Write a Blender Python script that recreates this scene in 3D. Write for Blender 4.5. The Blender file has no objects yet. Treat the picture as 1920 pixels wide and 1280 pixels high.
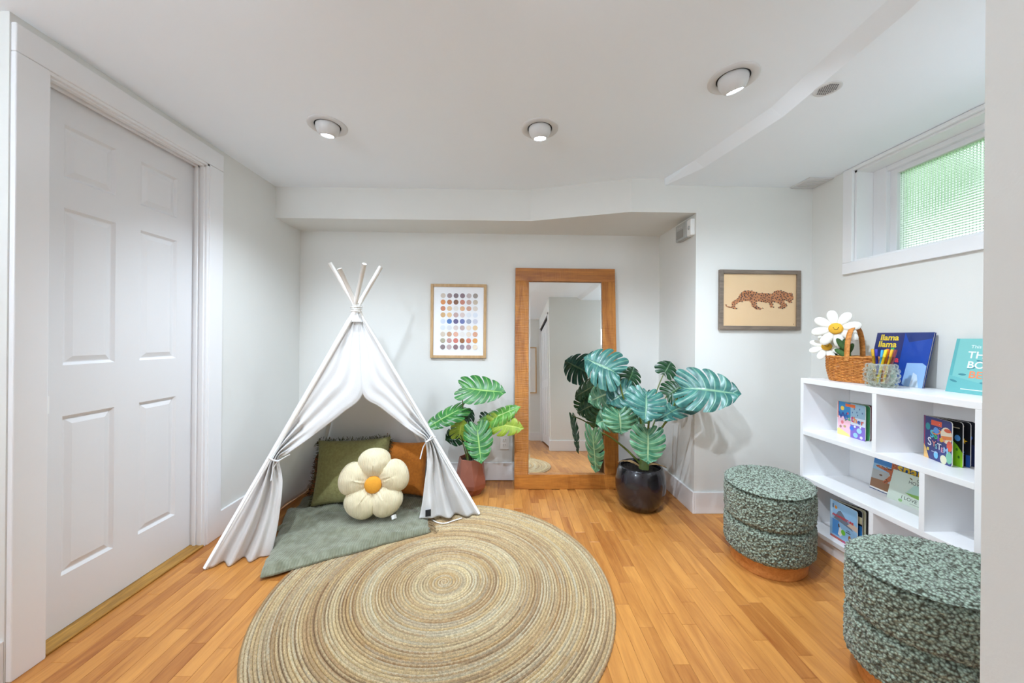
import bpy, math, random
import numpy as np
from mathutils import Vector, Matrix, noise

scene = bpy.context.scene
COL = scene.collection
rnd = random.Random(7)
PI = math.pi

# ------------------------------------------------------------------ camera (f, yaw, roll, shift fitted to the photograph)
F, YAW, ROLL, SHY, CAMZ = 673.13, .0227, .0087, -8.17, 1.1423
cam_data = bpy.data.cameras.new('camera')
cam_data.sensor_fit = 'HORIZONTAL'; cam_data.sensor_width = 36
cam_data.lens = F / 1920 * 36
cam_data.shift_y = SHY / 1920
cam_data.clip_start = .02
cam = bpy.data.objects.new('camera', cam_data); COL.objects.link(cam)
cam.matrix_world = Matrix.Translation((0, 0, CAMZ)) @ Matrix.Rotation(-YAW, 4, 'Z') @ Matrix.Rotation(PI / 2, 4, 'X') @ Matrix.Rotation(ROLL, 4, 'Z')
scene.camera = cam

# ------------------------------------------------------------------ world, lights, exposure
w = bpy.data.worlds.new('world'); scene.world = w; w.use_nodes = True
bg = w.node_tree.nodes['Background']; bg.inputs[0].default_value = (.86, .94, 1, 1); bg.inputs[1].default_value = .40
LAMP_COL = (.83, .955, 1.09)
LAMP_W, HALL_W, HALL_FILL_W, BAY_FILL_W = 10.5, 9, 6.3, .9
scene.view_settings.view_transform = 'Standard'; scene.view_settings.look = 'None'
scene.view_settings.gamma = 1; scene.view_settings.use_curve_mapping = False
scene.view_settings.exposure = 2.6
scene.cycles.use_denoising = True
scene.cycles.max_bounces = 10; scene.cycles.diffuse_bounces = 8; scene.cycles.glossy_bounces = 4
scene.cycles.use_adaptive_sampling = True; scene.cycles.adaptive_threshold = .07
scene.cycles.transmission_bounces = 4; scene.cycles.transparent_max_bounces = 8
scene.cycles.sample_clamp_indirect = 6
scene.cycles.caustics_reflective = False; scene.cycles.caustics_refractive = False

# ------------------------------------------------------------------ helpers
def s2l(c):
    c = c / 255
    return c / 12.92 if c <= .04045 else ((c + .055) / 1.055) ** 2.4
def rgb(*c): return (s2l(c[0]), s2l(c[1]), s2l(c[2]), 1)

def ray(x, y):
    a, b = x - 960, y - (640 + SHY); c, s = math.cos(ROLL), math.sin(ROLL)
    u, v = a * c + b * s, -a * s + b * c
    cy, sy = math.cos(YAW), math.sin(YAW)
    return Vector((u / F * cy + sy, -u / F * sy + cy, -v / F))
def at(x, y, Y=None, X=None, Z=None):
    d = ray(x, y)
    t = Y / d.y if Y is not None else X / d.x if X is not None else (Z - CAMZ) / d.z
    return Vector((0, 0, CAMZ)) + d * t

WM = {}
def link(o, parent=None, local=False, basis=None):
    COL.objects.link(o)
    if basis is None: basis = Matrix.Identity(4)
    if parent is not None:
        o.parent = parent
        if not local: basis = WM[parent].inverted() @ basis
        o.matrix_basis = basis; WM[o] = WM[parent] @ basis
    else:
        o.matrix_basis = basis; WM[o] = basis.copy()
    return o
def tag(o, label=None, cat=None, group=None, kind=None):
    if label: o['label'] = label
    if cat: o['category'] = cat
    if group: o['group'] = group
    if kind: o['kind'] = kind
    return o
def thing(name, label, cat, loc=(0, 0, 0), rot=None, group=None, kind=None):
    o = bpy.data.objects.new(name, None); o.empty_display_size = .05
    m = Matrix.Translation(loc)
    if rot is not None: m = m @ (rot.to_4x4() if isinstance(rot, Matrix) else Matrix.Rotation(rot, 4, 'Z'))
    link(o, None, basis=m)
    return tag(o, label, cat, group, kind)
def copy_tree(o, parent=None):
    c = o.copy(); COL.objects.link(c); c.parent = parent
    for ch in list(o.children): copy_tree(ch, c)
    return c

class MB:
    def __init__(s): s.v = []; s.f = []; s.c = []; s.uv = []; s.col = None; s.m = []; s.mi = 0
    def add(s, vs, fs):
        n = len(s.v); s.v += [tuple(p) for p in vs]
        if s.col is not None: s.c += [s.col] * len(vs)
        for f in fs: s.f.append(tuple(i + n for i in f)); s.m.append(s.mi)
        return s
    def box(s, x0, x1, y0, y1, z0, z1, M=None):
        vs = [Vector((x, y, z)) for z in (z0, z1) for y in (y0, y1) for x in (x0, x1)]
        if M is not None: vs = [M @ p for p in vs]
        return s.add(vs, [(0, 2, 3, 1), (4, 5, 7, 6), (0, 1, 5, 4), (2, 6, 7, 3), (0, 4, 6, 2), (1, 3, 7, 5)])
    def grid(s, P, closeu=False, closev=False):
        nu, nv = len(P), len(P[0]); vs = [p for r in P for p in r]; fs = []
        for i in range(nu if closeu else nu - 1):
            for j in range(nv if closev else nv - 1):
                fs.append((i * nv + j, i * nv + (j + 1) % nv, ((i + 1) % nu) * nv + (j + 1) % nv, ((i + 1) % nu) * nv + j))
        return s.add(vs, fs)
    def tube(s, path, r, n=8, caps=True):
        path = [Vector(p) for p in path]; rs = r if isinstance(r, (list, tuple)) else [r] * len(path)
        P = []; up = None
        for i, p in enumerate(path):
            t = (path[min(i + 1, len(path) - 1)] - path[max(i - 1, 0)])
            t = t.normalized() if t.length > 1e-9 else Vector((0, 0, 1))
            if up is None: up = Vector((0, 0, 1)) if abs(t.z) < .9 else Vector((1, 0, 0))
            a = t.cross(up).normalized(); b = a.cross(t).normalized(); up = b
            P.append([p + (a * math.cos(q * 2 * PI / n) + b * math.sin(q * 2 * PI / n)) * rs[i] for q in range(n)])
        k = len(s.v); s.grid(P, closev=True)
        if caps:
            s.f.append(tuple(k + q for q in range(n))); s.m.append(s.mi)
            s.f.append(tuple(k + (len(path) - 1) * n + q for q in reversed(range(n)))); s.m.append(s.mi)
        return s
    def lathe(s, prof, n=32, c=(0, 0, 0), M=None):
        P = [[Vector((c[0] + r * math.cos(q * 2 * PI / n), c[1] + r * math.sin(q * 2 * PI / n), c[2] + z)) for q in range(n)] for r, z in prof]
        if M is not None: P = [[M @ p for p in r] for r in P]
        return s.grid(P, closev=True)
    def poly(s, pts): return s.add(pts, [tuple(range(len(pts)))])
    def prism(s, pts, z0, z1):
        n = len(pts)
        return s.add([(x, y, z0) for x, y in pts] + [(x, y, z1) for x, y in pts],
                     [tuple(reversed(range(n))), tuple(range(n, 2 * n))] + [(i, (i + 1) % n, n + (i + 1) % n, n + i) for i in range(n)])
    def mesh(s, name, mats, smooth=False):
        me = bpy.data.meshes.new(name); me.from_pydata(s.v, [], s.f)
        for m in (mats if isinstance(mats, (list, tuple)) else [mats]): me.materials.append(m)
        if any(s.m): me.polygons.foreach_set('material_index', s.m)
        if smooth: me.polygons.foreach_set('use_smooth', [True] * len(me.polygons))
        if s.c and len(s.c) == len(s.v):
            ca = me.color_attributes.new('Col', 'FLOAT_COLOR', 'POINT')
            ca.data.foreach_set('color', np.array(s.c, dtype=np.float32).ravel())
        if s.uv and len(s.uv) == len(s.v):
            ul = me.uv_layers.new(name='UV'); li = np.zeros(len(me.loops), dtype=np.int32); me.loops.foreach_get('vertex_index', li)
            ul.data.foreach_set('uv', np.array(s.uv, dtype=np.float32)[li].ravel())
        me.update(); return me
    def build(s, name, mats, parent=None, smooth=False, bevel=0, local=False, basis=None, solid=0, seg=2):
        o = bpy.data.objects.new(name, s.mesh(name, mats, smooth)); link(o, parent, local, basis)
        if solid:
            md = o.modifiers.new('thick', 'SOLIDIFY'); md.thickness = solid; md.offset = 0
        if bevel:
            md = o.modifiers.new('edge', 'BEVEL'); md.width = bevel; md.segments = seg; md.limit_method = 'ANGLE'; md.angle_limit = .6
            md.harden_normals = False
        return o
def struct(name, mb, mat, bevel=0, parent=None, label=None, smooth=False):
    o = mb.build(name, mat, parent, bevel=bevel, smooth=smooth)
    if parent is None: o['kind'] = 'structure'
    if label: o['label'] = label
    return o

# ------------------------------------------------------------------ materials
def nodes(name):
    m = bpy.data.materials.new(name); m.use_nodes = True; nt = m.node_tree; b = nt.nodes['Principled BSDF']
    return m, nt, b
def N(nt, t, **kw):
    n = nt.nodes.new(t)
    for k, v in kw.items():
        if k in ('op',): n.operation = v
        elif hasattr(n, k) and not k[0].isupper(): setattr(n, k, v)
        else: n.inputs[k].default_value = v
    return n
def mat(name, c, rough=.5, var=0., vscale=8, bump=0., bscale=60, metal=0, spec=.5, sheen=0, coat=0, stretch=None, c2=None, detail=4, kind='noise', bdist=.01):
    m, nt, b = nodes(name); L = nt.links.new
    b.inputs['Roughness'].default_value = rough; b.inputs['Metallic'].default_value = metal
    b.inputs['Specular IOR Level'].default_value = spec
    if sheen: b.inputs['Sheen Weight'].default_value = sheen
    if coat: b.inputs['Coat Weight'].default_value = coat; b.inputs['Coat Roughness'].default_value = .05
    tc = N(nt, 'ShaderNodeTexCoord'); mp = N(nt, 'ShaderNodeMapping'); L(tc.outputs['Object'], mp.inputs[0])
    if stretch: mp.inputs['Scale'].default_value = stretch
    nz = N(nt, 'ShaderNodeTexNoise', Scale=vscale, Detail=detail); L(mp.outputs[0], nz.inputs['Vector'])
    mx = N(nt, 'ShaderNodeMix', data_type='RGBA'); 
    c2 = c2 or tuple(max(0, q * (1 - var)) for q in c[:3]) + (1,)
    cr = N(nt, 'ShaderNodeMapRange'); cr.inputs[1].default_value = .3; cr.inputs[2].default_value = .7
    L(nz.outputs['Fac'], cr.inputs[0]); L(cr.outputs[0], mx.inputs['Factor'])
    mx.inputs['A'].default_value = c; mx.inputs['B'].default_value = c2
    L(mx.outputs['Result'], b.inputs['Base Color'])
    if bump:
        if kind == 'noise': bz = N(nt, 'ShaderNodeTexNoise', Scale=bscale, Detail=3)
        elif kind == 'voronoi': bz = N(nt, 'ShaderNodeTexVoronoi', Scale=bscale)
        else: bz = N(nt, 'ShaderNodeTexWave', Scale=bscale, Distortion=.4, Detail=1)
        L(mp.outputs[0], bz.inputs['Vector'])
        bp = N(nt, 'ShaderNodeBump', Strength=bump, Distance=bdist); L(bz.outputs[0], bp.inputs['Height']); L(bp.outputs[0], b.inputs['Normal'])
    return m
def vcol_mat(name, rough=.5, bump=0, bscale=80, coat=0, var=0, vscale=120, sheen=0):
    m, nt, b = nodes(name); L = nt.links.new
    b.inputs['Roughness'].default_value = rough
    if coat: b.inputs['Coat Weight'].default_value = coat; b.inputs['Coat Roughness'].default_value = .03
    if sheen: b.inputs['Sheen Weight'].default_value = sheen
    a = N(nt, 'ShaderNodeAttribute', attribute_name='Col'); out = a.outputs['Color']
    tc = N(nt, 'ShaderNodeTexCoord')
    if var:
        nz = N(nt, 'ShaderNodeTexNoise', Scale=vscale, Detail=3); L(tc.outputs['Object'], nz.inputs['Vector'])
        mr = N(nt, 'ShaderNodeMapRange'); mr.inputs[1].default_value = .3; mr.inputs[2].default_value = .7; mr.inputs[3].default_value = 1 - var; mr.inputs[4].default_value = 1 + var * .5
        L(nz.outputs['Fac'], mr.inputs[0])
        mx = N(nt, 'ShaderNodeVectorMath', operation='SCALE'); L(out, mx.inputs[0]); L(mr.outputs[0], mx.inputs['Scale']); out = mx.outputs[0]
    L(out, b.inputs['Base Color'])
    if bump:
        bz = N(nt, 'ShaderNodeTexNoise', Scale=bscale, Detail=3); L(tc.outputs['Object'], bz.inputs['Vector'])
        bp = N(nt, 'ShaderNodeBump', Strength=bump, Distance=.005); L(bz.outputs[0], bp.inputs['Height']); L(bp.outputs[0], b.inputs['Normal'])
    return m
def wood(name, c1, c2, axis=1, rough=.4, scale=1., coat=0, rand=False, saw=0, island=False):
    m, nt, b = nodes(name); L = nt.links.new
    b.inputs['Roughness'].default_value = rough
    if coat: b.inputs['Coat Weight'].default_value = coat; b.inputs['Coat Roughness'].default_value = .15
    tc = N(nt, 'ShaderNodeTexCoord'); mp = N(nt, 'ShaderNodeMapping'); L(tc.outputs['Object'], mp.inputs[0])
    sc = [14 * scale] * 3; sc[axis] = 1.6 * scale; mp.inputs['Scale'].default_value = sc
    vec = mp.outputs[0]; fac_extra = None
    if rand:
        oi = N(nt, 'ShaderNodeNewGeometry') if island else N(nt, 'ShaderNodeObjectInfo')
        if island: rsock = oi.outputs['Random Per Island']
        else:
            sc_ = N(nt, 'ShaderNodeSeparateColor'); L(oi.outputs['Color'], sc_.inputs[0]); rsock = sc_.outputs[0]
        ad = N(nt, 'ShaderNodeVectorMath', operation='ADD')
        ml = N(nt, 'ShaderNodeMath', operation='MULTIPLY'); ml.inputs[1].default_value = 97; L(rsock, ml.inputs[0])
        L(vec, ad.inputs[0]); L(ml.outputs[0], ad.inputs[1]); vec = ad.outputs[0]
    n1 = N(nt, 'ShaderNodeTexNoise', Scale=1.3, Detail=6, Roughness=.6, Distortion=1.2); L(vec, n1.inputs['Vector'])
    n2 = N(nt, 'ShaderNodeTexNoise', Scale=9, Detail=2); L(vec, n2.inputs['Vector'])
    ma = N(nt, 'ShaderNodeMath', operation='MULTIPLY_ADD'); ma.inputs[1].default_value = .3; L(n2.outputs['Fac'], ma.inputs[0]); L(n1.outputs['Fac'], ma.inputs[2])
    mr = N(nt, 'ShaderNodeMapRange'); mr.inputs[1].default_value = .42; mr.inputs[2].default_value = .9; L(ma.outputs[0], mr.inputs[0])
    fac = mr.outputs[0]
    if rand:
        a2 = N(nt, 'ShaderNodeMath', operation='MULTIPLY_ADD'); a2.inputs[1].default_value = .55; a2.inputs[2].default_value = -.16; L(rsock, a2.inputs[0])
        a3 = N(nt, 'ShaderNodeMath', operation='MULTIPLY_ADD', use_clamp=True); a3.inputs[1].default_value = .75; L(fac, a3.inputs[0]); L(a2.outputs[0], a3.inputs[2]); fac = a3.outputs[0]
    mx = N(nt, 'ShaderNodeMix', data_type='RGBA'); L(fac, mx.inputs['Factor']); mx.inputs['A'].default_value = c1; mx.inputs['B'].default_value = c2
    L(mx.outputs['Result'], b.inputs['Base Color'])
    bp = N(nt, 'ShaderNodeBump', Strength=.12, Distance=.004); L(n2.outputs['Fac'], bp.inputs['Height']); L(bp.outputs[0], b.inputs['Normal'])
    if saw:
        wv = N(nt, 'ShaderNodeTexNoise', Scale=1, Detail=2); mp2 = N(nt, 'ShaderNodeMapping'); L(tc.outputs['Object'], mp2.inputs[0])
        s2 = [6] * 3; s2[axis] = 190; mp2.inputs['Scale'].default_value = s2; L(mp2.outputs[0], wv.inputs['Vector'])
        bp2 = N(nt, 'ShaderNodeBump', Strength=saw, Distance=.006); L(wv.outputs['Fac'], bp2.inputs['Height']); L(bp.outputs[0], bp2.inputs['Normal']); L(bp2.outputs[0], b.inputs['Normal'])
    return m
def leaf_mat(name, c1, c2, cv, rough=.32, pale=0):
    m, nt, b = nodes(name); L = nt.links.new
    b.inputs['Roughness'].default_value = rough; b.inputs['Specular IOR Level'].default_value = .5
    uv = N(nt, 'ShaderNodeUVMap'); sp = N(nt, 'ShaderNodeSeparateXYZ'); L(uv.outputs[0], sp.inputs[0])
    tc = N(nt, 'ShaderNodeTexCoord'); nz = N(nt, 'ShaderNodeTexNoise', Scale=22, Detail=3); L(tc.outputs['Object'], nz.inputs['Vector'])
    mr0 = N(nt, 'ShaderNodeMapRange'); mr0.inputs[1].default_value = .35; mr0.inputs[2].default_value = .68; L(nz.outputs['Fac'], mr0.inputs[0])
    mx = N(nt, 'ShaderNodeMix', data_type='RGBA'); L(mr0.outputs[0], mx.inputs['Factor']); mx.inputs['A'].default_value = c1; mx.inputs['B'].default_value = c2
    d = N(nt, 'ShaderNodeMath', operation='SUBTRACT'); d.inputs[1].default_value = .5; L(sp.outputs['X'], d.inputs[0])
    ab = N(nt, 'ShaderNodeMath', operation='ABSOLUTE'); L(d.outputs[0], ab.inputs[0])
    v1 = N(nt, 'ShaderNodeMapRange'); v1.inputs[1].default_value = .02; v1.inputs[2].default_value = .09; v1.inputs[3].default_value = .38; v1.inputs[4].default_value = 0; L(ab.outputs[0], v1.inputs[0])
    v2 = N(nt, 'ShaderNodeMapRange'); v2.inputs[1].default_value = .02; v2.inputs[2].default_value = .07; v2.inputs[3].default_value = .75; v2.inputs[4].default_value = 0; L(sp.outputs['Y'], v2.inputs[0])
    mxm = N(nt, 'ShaderNodeMath', operation='MAXIMUM'); L(v1.outputs[0], mxm.inputs[0]); L(v2.outputs[0], mxm.inputs[1])
    m2 = N(nt, 'ShaderNodeMix', data_type='RGBA'); L(mxm.outputs[0], m2.inputs['Factor']); L(mx.outputs['Result'], m2.inputs['A']); m2.inputs['B'].default_value = cv
    L(m2.outputs['Result'], b.inputs['Base Color'])
    bp = N(nt, 'ShaderNodeBump', Strength=.35, Distance=.006); L(mxm.outputs[0], bp.inputs['Height']); L(bp.outputs[0], b.inputs['Normal'])
    return m

WALL = mat('wall_paint', rgb(224, 224, 220), .75, bump=.04, bscale=220, var=.015, vscale=3)
CEIL = mat('ceiling_paint', rgb(240, 246, 252), .8, bump=.03, bscale=200, var=.01, vscale=3)
TRIM = mat('white_trim_paint', rgb(233, 233, 234), .38, var=.01, vscale=5)
DOORM = mat('white_door_paint', rgb(224, 224, 225), .42, var=.01, vscale=5, bump=.02, bscale=90)
SHELFM = mat('white_laminate', rgb(244, 244, 245), .35, var=.01, vscale=5)
PLANK = wood('laminate_plank', rgb(206, 143, 72), rgb(150, 86, 34), 1, .33, 1., rand=True)
PLANKS = wood('laminate_planks_far', rgb(206, 143, 72), rgb(150, 86, 34), 1, .33, 1., rand=True, island=True)
OAKSILL = wood('oak_threshold', rgb(198, 148, 66), rgb(128, 88, 30), 1, .4, 1.6)
WHITEFAB = mat('white_canvas', rgb(236, 236, 236), .85, var=.015, vscale=12, bump=.22, bscale=260, sheen=.15)
def translucent(m, c, f):
    nt = m.node_tree; L = nt.links.new; b = nt.nodes['Principled BSDF']; t = N(nt, 'ShaderNodeBsdfTranslucent'); t.inputs[0].default_value = c
    ms = N(nt, 'ShaderNodeMixShader'); ms.inputs[0].default_value = f; L(b.outputs[0], ms.inputs[1]); L(t.outputs[0], ms.inputs[2]); L(ms.outputs[0], nt.nodes['Material Output'].inputs[0])
translucent(WHITEFAB, rgb(238, 238, 236), .27)
WHITEPOLE = mat('white_painted_pole', rgb(243, 242, 238), .5, var=.02)
OLIVE = mat('olive_linen', rgb(160, 156, 102), .9, c2=rgb(138, 134, 82), vscale=70, bump=.4, bscale=300, sheen=.2)
RUST = mat('rust_linen', rgb(226, 138, 46), .9, c2=rgb(206, 118, 38), vscale=70, bump=.35, bscale=300, sheen=.2)
TERRA = mat('terracotta_weave', rgb(196, 112, 66), .95, c2=rgb(146, 78, 46), vscale=60, bump=.7, bscale=160)
SAGE = mat('sage_throw', rgb(146, 150, 130), .95, c2=rgb(118, 120, 98), vscale=26, bump=.0, sheen=.3)
CREAMCORD = mat('cream_corduroy', rgb(233, 222, 190), .9, c2=rgb(222, 208, 172), vscale=14, bump=.5, bscale=46, kind='wave', sheen=.2, bdist=.004)
MUSTARD = mat('mustard_fabric', rgb(230, 160, 50), .9, var=.08, vscale=60, bump=.3, bscale=250)
def rib_bump(m, scale, direction, strength, dist=.004):
    nt = m.node_tree; L = nt.links.new; b = nt.nodes['Principled BSDF']
    tc = N(nt, 'ShaderNodeTexCoord'); wv = N(nt, 'ShaderNodeTexWave', Scale=scale, Distortion=1.2, Detail=1); wv.bands_direction = direction
    wv.inputs['Detail Scale'].default_value = 3
    L(tc.outputs['Object'], wv.inputs['Vector']); bp = N(nt, 'ShaderNodeBump', Strength=strength, Distance=dist)
    nz = N(nt, 'ShaderNodeTexNoise', Scale=180, Detail=2); L(tc.outputs['Object'], nz.inputs['Vector'])
    ad = N(nt, 'ShaderNodeMath', operation='ADD'); L(wv.outputs['Fac'], ad.inputs[0]); L(nz.outputs['Fac'], ad.inputs[1])
    L(ad.outputs[0], bp.inputs['Height']); L(bp.outputs[0], b.inputs['Normal'])
rib_bump(SAGE, 26, 'X', .55)
JUTE = vcol_mat('braided_jute', .95, .5, 420, var=.3, vscale=260)
PRINT = vcol_mat('printed_paper', .35, coat=.35)
PRINTG = vcol_mat('print_behind_glass', .5, coat=1)
CARD = mat('white_card_board', rgb(238, 236, 230), .6, var=.03)
LEAFG = leaf_mat('bright_monstera_leaf', rgb(52, 122, 50), rgb(30, 92, 40), rgb(160, 196, 110))
LEAFY = leaf_mat('lime_leaf_underside', rgb(140, 160, 40), rgb(112, 140, 36), rgb(180, 190, 90), .5)
LEAFL = leaf_mat('pale_green_leaf', rgb(104, 158, 64), rgb(66, 124, 48), rgb(190, 214, 140))
LEAFB = leaf_mat('blue_green_leaf', rgb(64, 120, 110), rgb(32, 82, 78), rgb(132, 170, 136))
LEAFV = leaf_mat('variegated_leaf', rgb(50, 106, 78), rgb(98, 148, 110), rgb(176, 200, 150))
LEAFD = leaf_mat('dark_leaf', rgb(28, 72, 40), rgb(20, 54, 34), rgb(70, 110, 60))
STEMG = mat('green_stem', rgb(108, 124, 52), .5, c2=rgb(84, 100, 44), vscale=20)
STEMD = mat('dark_stem', rgb(44, 42, 34), .6, c2=rgb(64, 66, 44), vscale=20)
COPPER = mat('copper_glaze', rgb(176, 112, 92), .32, c2=rgb(152, 92, 74), vscale=6, metal=.25)
BLACKPOT = mat('black_glaze', rgb(34, 32, 40), .18, var=.3, vscale=5, coat=.5)
SOIL = mat('dark_gravel', rgb(58, 50, 44), .95, c2=rgb(20, 18, 16), vscale=120, bump=1, bscale=140)
RAFFIA = mat('dry_husk', rgb(188, 158, 112), .9, c2=rgb(150, 116, 74), vscale=40, stretch=(1, 1, 8))
OAKF = wood('rough_sawn_frame_v', rgb(206, 138, 58), rgb(142, 80, 26), 2, .42, .8, saw=.8)
OAKH = wood('rough_sawn_frame_h', rgb(200, 130, 54), rgb(128, 70, 24), 0, .42, .8, saw=.5)
PALEOAK = wood('pale_oak_frame', rgb(206, 172, 128), rgb(180, 144, 98), 2, .5, 2)
GREYWOOD = wood('grey_wood_frame', rgb(138, 124, 110), rgb(100, 88, 78), 0, .5, 2)
PLINTH = wood('pouf_plinth_wood', rgb(214, 148, 82), rgb(170, 100, 44), 0, .35, 1.2)
PLASTIC = mat('grey_plastic', rgb(176, 178, 176), .4, var=.03)
WPLAST = mat('white_plastic', rgb(240, 240, 238), .35, var=.01)
LAMPW = mat('lamp_white_enamel', rgb(214, 214, 214), .4, var=.01)
DARK = mat('dark_gap', rgb(34, 34, 36), .8)
WICKER = mat('honey_wicker', rgb(224, 152, 72), .55, c2=rgb(176, 104, 40), vscale=90, bump=.3, bscale=200)
PLUSHW = mat('white_plush', rgb(242, 240, 232), .95, var=.05, vscale=40, bump=.3, bscale=300, sheen=.4)
PLUSHY = mat('yellow_plush', rgb(240, 184, 60), .95, var=.08, vscale=60, bump=.4, bscale=300)
PLUSHG = mat('green_plush', rgb(82, 118, 62), .95, c2=rgb(46, 72, 42), vscale=20, bump=.3, bscale=300)
VINYL = mat('window_vinyl', rgb(226, 226, 228), .35, var=.01)
LAWN = mat('lawn_grass', rgb(110, 160, 70), .9, c2=rgb(80, 130, 50), vscale=6)
HEDGE = mat('hedge_leaves', rgb(104, 168, 70), .7, c2=rgb(60, 118, 44), vscale=5)
def emit(name, c, s):
    m, nt, b = nodes(name); b.inputs['Emission Color'].default_value = c; b.inputs['Emission Strength'].default_value = s; b.inputs['Base Color'].default_value = (1, 1, 1, 1); return m
BULB = emit('lit_bulb_face', LAMP_COL + (1,), 25)
m, nt, b = nodes('mirror_silver'); b.inputs['Metallic'].default_value = 1; b.inputs['Roughness'].default_value = 0; b.inputs['Base Color'].default_value = (.93, .94, .93, 1); MIRROR = m
m, nt, b = nodes('bubble_glass'); L = nt.links.new; nt.nodes.remove(b)
lw = N(nt, 'ShaderNodeLayerWeight', Blend=.35); tb = N(nt, 'ShaderNodeBsdfTransparent'); tb.inputs[0].default_value = (.95, .97, .93, 1); gb = N(nt, 'ShaderNodeBsdfGlossy', Roughness=.04); db = N(nt, 'ShaderNodeBsdfDiffuse'); db.inputs[0].default_value = (.82, .84, .78, 1)
m1 = N(nt, 'ShaderNodeMixShader'); m1.inputs[0].default_value = .45; L(gb.outputs[0], m1.inputs[1]); L(db.outputs[0], m1.inputs[2])
m2 = N(nt, 'ShaderNodeMixShader'); L(lw.outputs['Facing'], m2.inputs[0]); L(tb.outputs[0], m2.inputs[1]); L(m1.outputs[0], m2.inputs[2]); L(m2.outputs[0], nt.nodes['Material Output'].inputs[0]); GLASS = m
# patterned window glass: a small moulded grid, half scattering, half blurred see-through
m, nt, b = nodes('patterned_window_glass'); L = nt.links.new; nt.nodes.remove(b); out = nt.nodes['Material Output']
tc = N(nt, 'ShaderNodeTexCoord'); mp = N(nt, 'ShaderNodeMapping'); L(tc.outputs['Object'], mp.inputs[0]); mp.inputs['Scale'].default_value = (1, 1, 1)
sp = N(nt, 'ShaderNodeSeparateXYZ'); L(mp.outputs[0], sp.inputs[0]); sn = []
for ax_ in 'YZ':
    ml = N(nt, 'ShaderNodeMath', operation='MULTIPLY'); ml.inputs[1].default_value = 500; L(sp.outputs[ax_], ml.inputs[0]); q_ = N(nt, 'ShaderNodeMath', operation='SINE'); L(ml.outputs[0], q_.inputs[0]); sn.append(q_)
ad = N(nt, 'ShaderNodeMath', operation='ADD'); L(sn[0].outputs[0], ad.inputs[0]); L(sn[1].outputs[0], ad.inputs[1])
bp = N(nt, 'ShaderNodeBump', Strength=.7, Distance=.0012); L(ad.outputs[0], bp.inputs['Height'])
rf = N(nt, 'ShaderNodeBsdfRefraction', Roughness=.28, IOR=1.2); L(bp.outputs[0], rf.inputs['Normal'])
tr = N(nt, 'ShaderNodeBsdfTranslucent'); tr.inputs[0].default_value = (.80, .95, .84, 1); L(bp.outputs[0], tr.inputs['Normal'])
ms = N(nt, 'ShaderNodeMixShader'); ms.inputs[0].default_value = .45; L(rf.outputs[0], ms.inputs[1]); L(tr.outputs[0], ms.inputs[2])
gl = N(nt, 'ShaderNodeBsdfGlossy', Roughness=.15); ms2 = N(nt, 'ShaderNodeMixShader'); ms2.inputs[0].default_value = .05; L(ms.outputs[0], ms2.inputs[1]); L(gl.outputs[0], ms2.inputs[2])
L(ms2.outputs[0], out.inputs[0]); FROST = m
# boucle
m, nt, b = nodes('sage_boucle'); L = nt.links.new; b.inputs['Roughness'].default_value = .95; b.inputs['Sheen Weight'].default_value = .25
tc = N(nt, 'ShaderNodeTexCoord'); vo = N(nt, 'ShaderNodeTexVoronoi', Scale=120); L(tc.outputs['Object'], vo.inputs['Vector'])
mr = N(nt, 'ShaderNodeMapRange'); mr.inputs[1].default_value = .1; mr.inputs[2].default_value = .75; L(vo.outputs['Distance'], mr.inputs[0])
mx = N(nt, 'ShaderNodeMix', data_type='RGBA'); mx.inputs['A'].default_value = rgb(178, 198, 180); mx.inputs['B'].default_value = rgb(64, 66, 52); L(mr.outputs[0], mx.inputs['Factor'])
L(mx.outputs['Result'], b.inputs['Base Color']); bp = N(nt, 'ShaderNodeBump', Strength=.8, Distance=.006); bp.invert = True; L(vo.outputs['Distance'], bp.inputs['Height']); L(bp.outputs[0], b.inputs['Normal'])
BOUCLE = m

# ------------------------------------------------------------------ lettering (built-in font, turned into meshes once)
_TX = {}
def letters(body, size, bold=0, shear=0):
    k = (body, size, bold, shear)
    if k in _TX: return _TX[k]
    cu = bpy.data.curves.new('lettering', 'FONT'); cu.body = body; cu.size = size; cu.offset = bold; cu.shear = shear; cu.resolution_u = 3
    ob = bpy.data.objects.new('lettering', cu); COL.objects.link(ob); bpy.context.view_layer.update()
    me = bpy.data.meshes.new_from_object(ob.evaluated_get(bpy.context.evaluated_depsgraph_get()))
    vs = [tuple(v.co) for v in me.vertices]; fs = [tuple(p.vertices) for p in me.polygons]
    bpy.data.objects.remove(ob); bpy.data.curves.remove(cu); bpy.data.meshes.remove(me)
    _TX[k] = (vs, fs); return _TX[k]

def ell(cx, cy, rx, ry, n=18, a=0): return [(cx + rx * math.cos(t) * math.cos(a) - ry * math.sin(t) * math.sin(a), cy + rx * math.cos(t) * math.sin(a) + ry * math.sin(t) * math.cos(a)) for t in [i * 2 * PI / n for i in range(n)]]
def rect(x0, y0, x1, y1): return [(x0, y0), (x1, y0), (x1, y1), (x0, y1)]
def star(cx, cy, r, a=0, k=.45): return [(cx + (r if i % 2 == 0 else r * k) * math.sin(a + i * PI / 5), cy + (r if i % 2 == 0 else r * k) * math.cos(a + i * PI / 5)) for i in range(10)]
def art_mesh(art, base=.0004, step=.00006):
    """flat printed shapes, local x right, y up, z out"""
    mb = MB()
    for i, a in enumerate(art):
        mb.col = rgb(*a[0]); z = base + step * i
        if isinstance(a[1], str):
            body, size, x, y = a[1:5]; bold = a[5] if len(a) > 5 else 0; sh = a[6] if len(a) > 6 else 0
            vs, fs = letters(body, size, bold, sh); mb.add([(x + v[0], y + v[1], z) for v in vs], fs)
        else: mb.poly([(p[0], p[1], z) for p in a[1]])
    return mb

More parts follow.
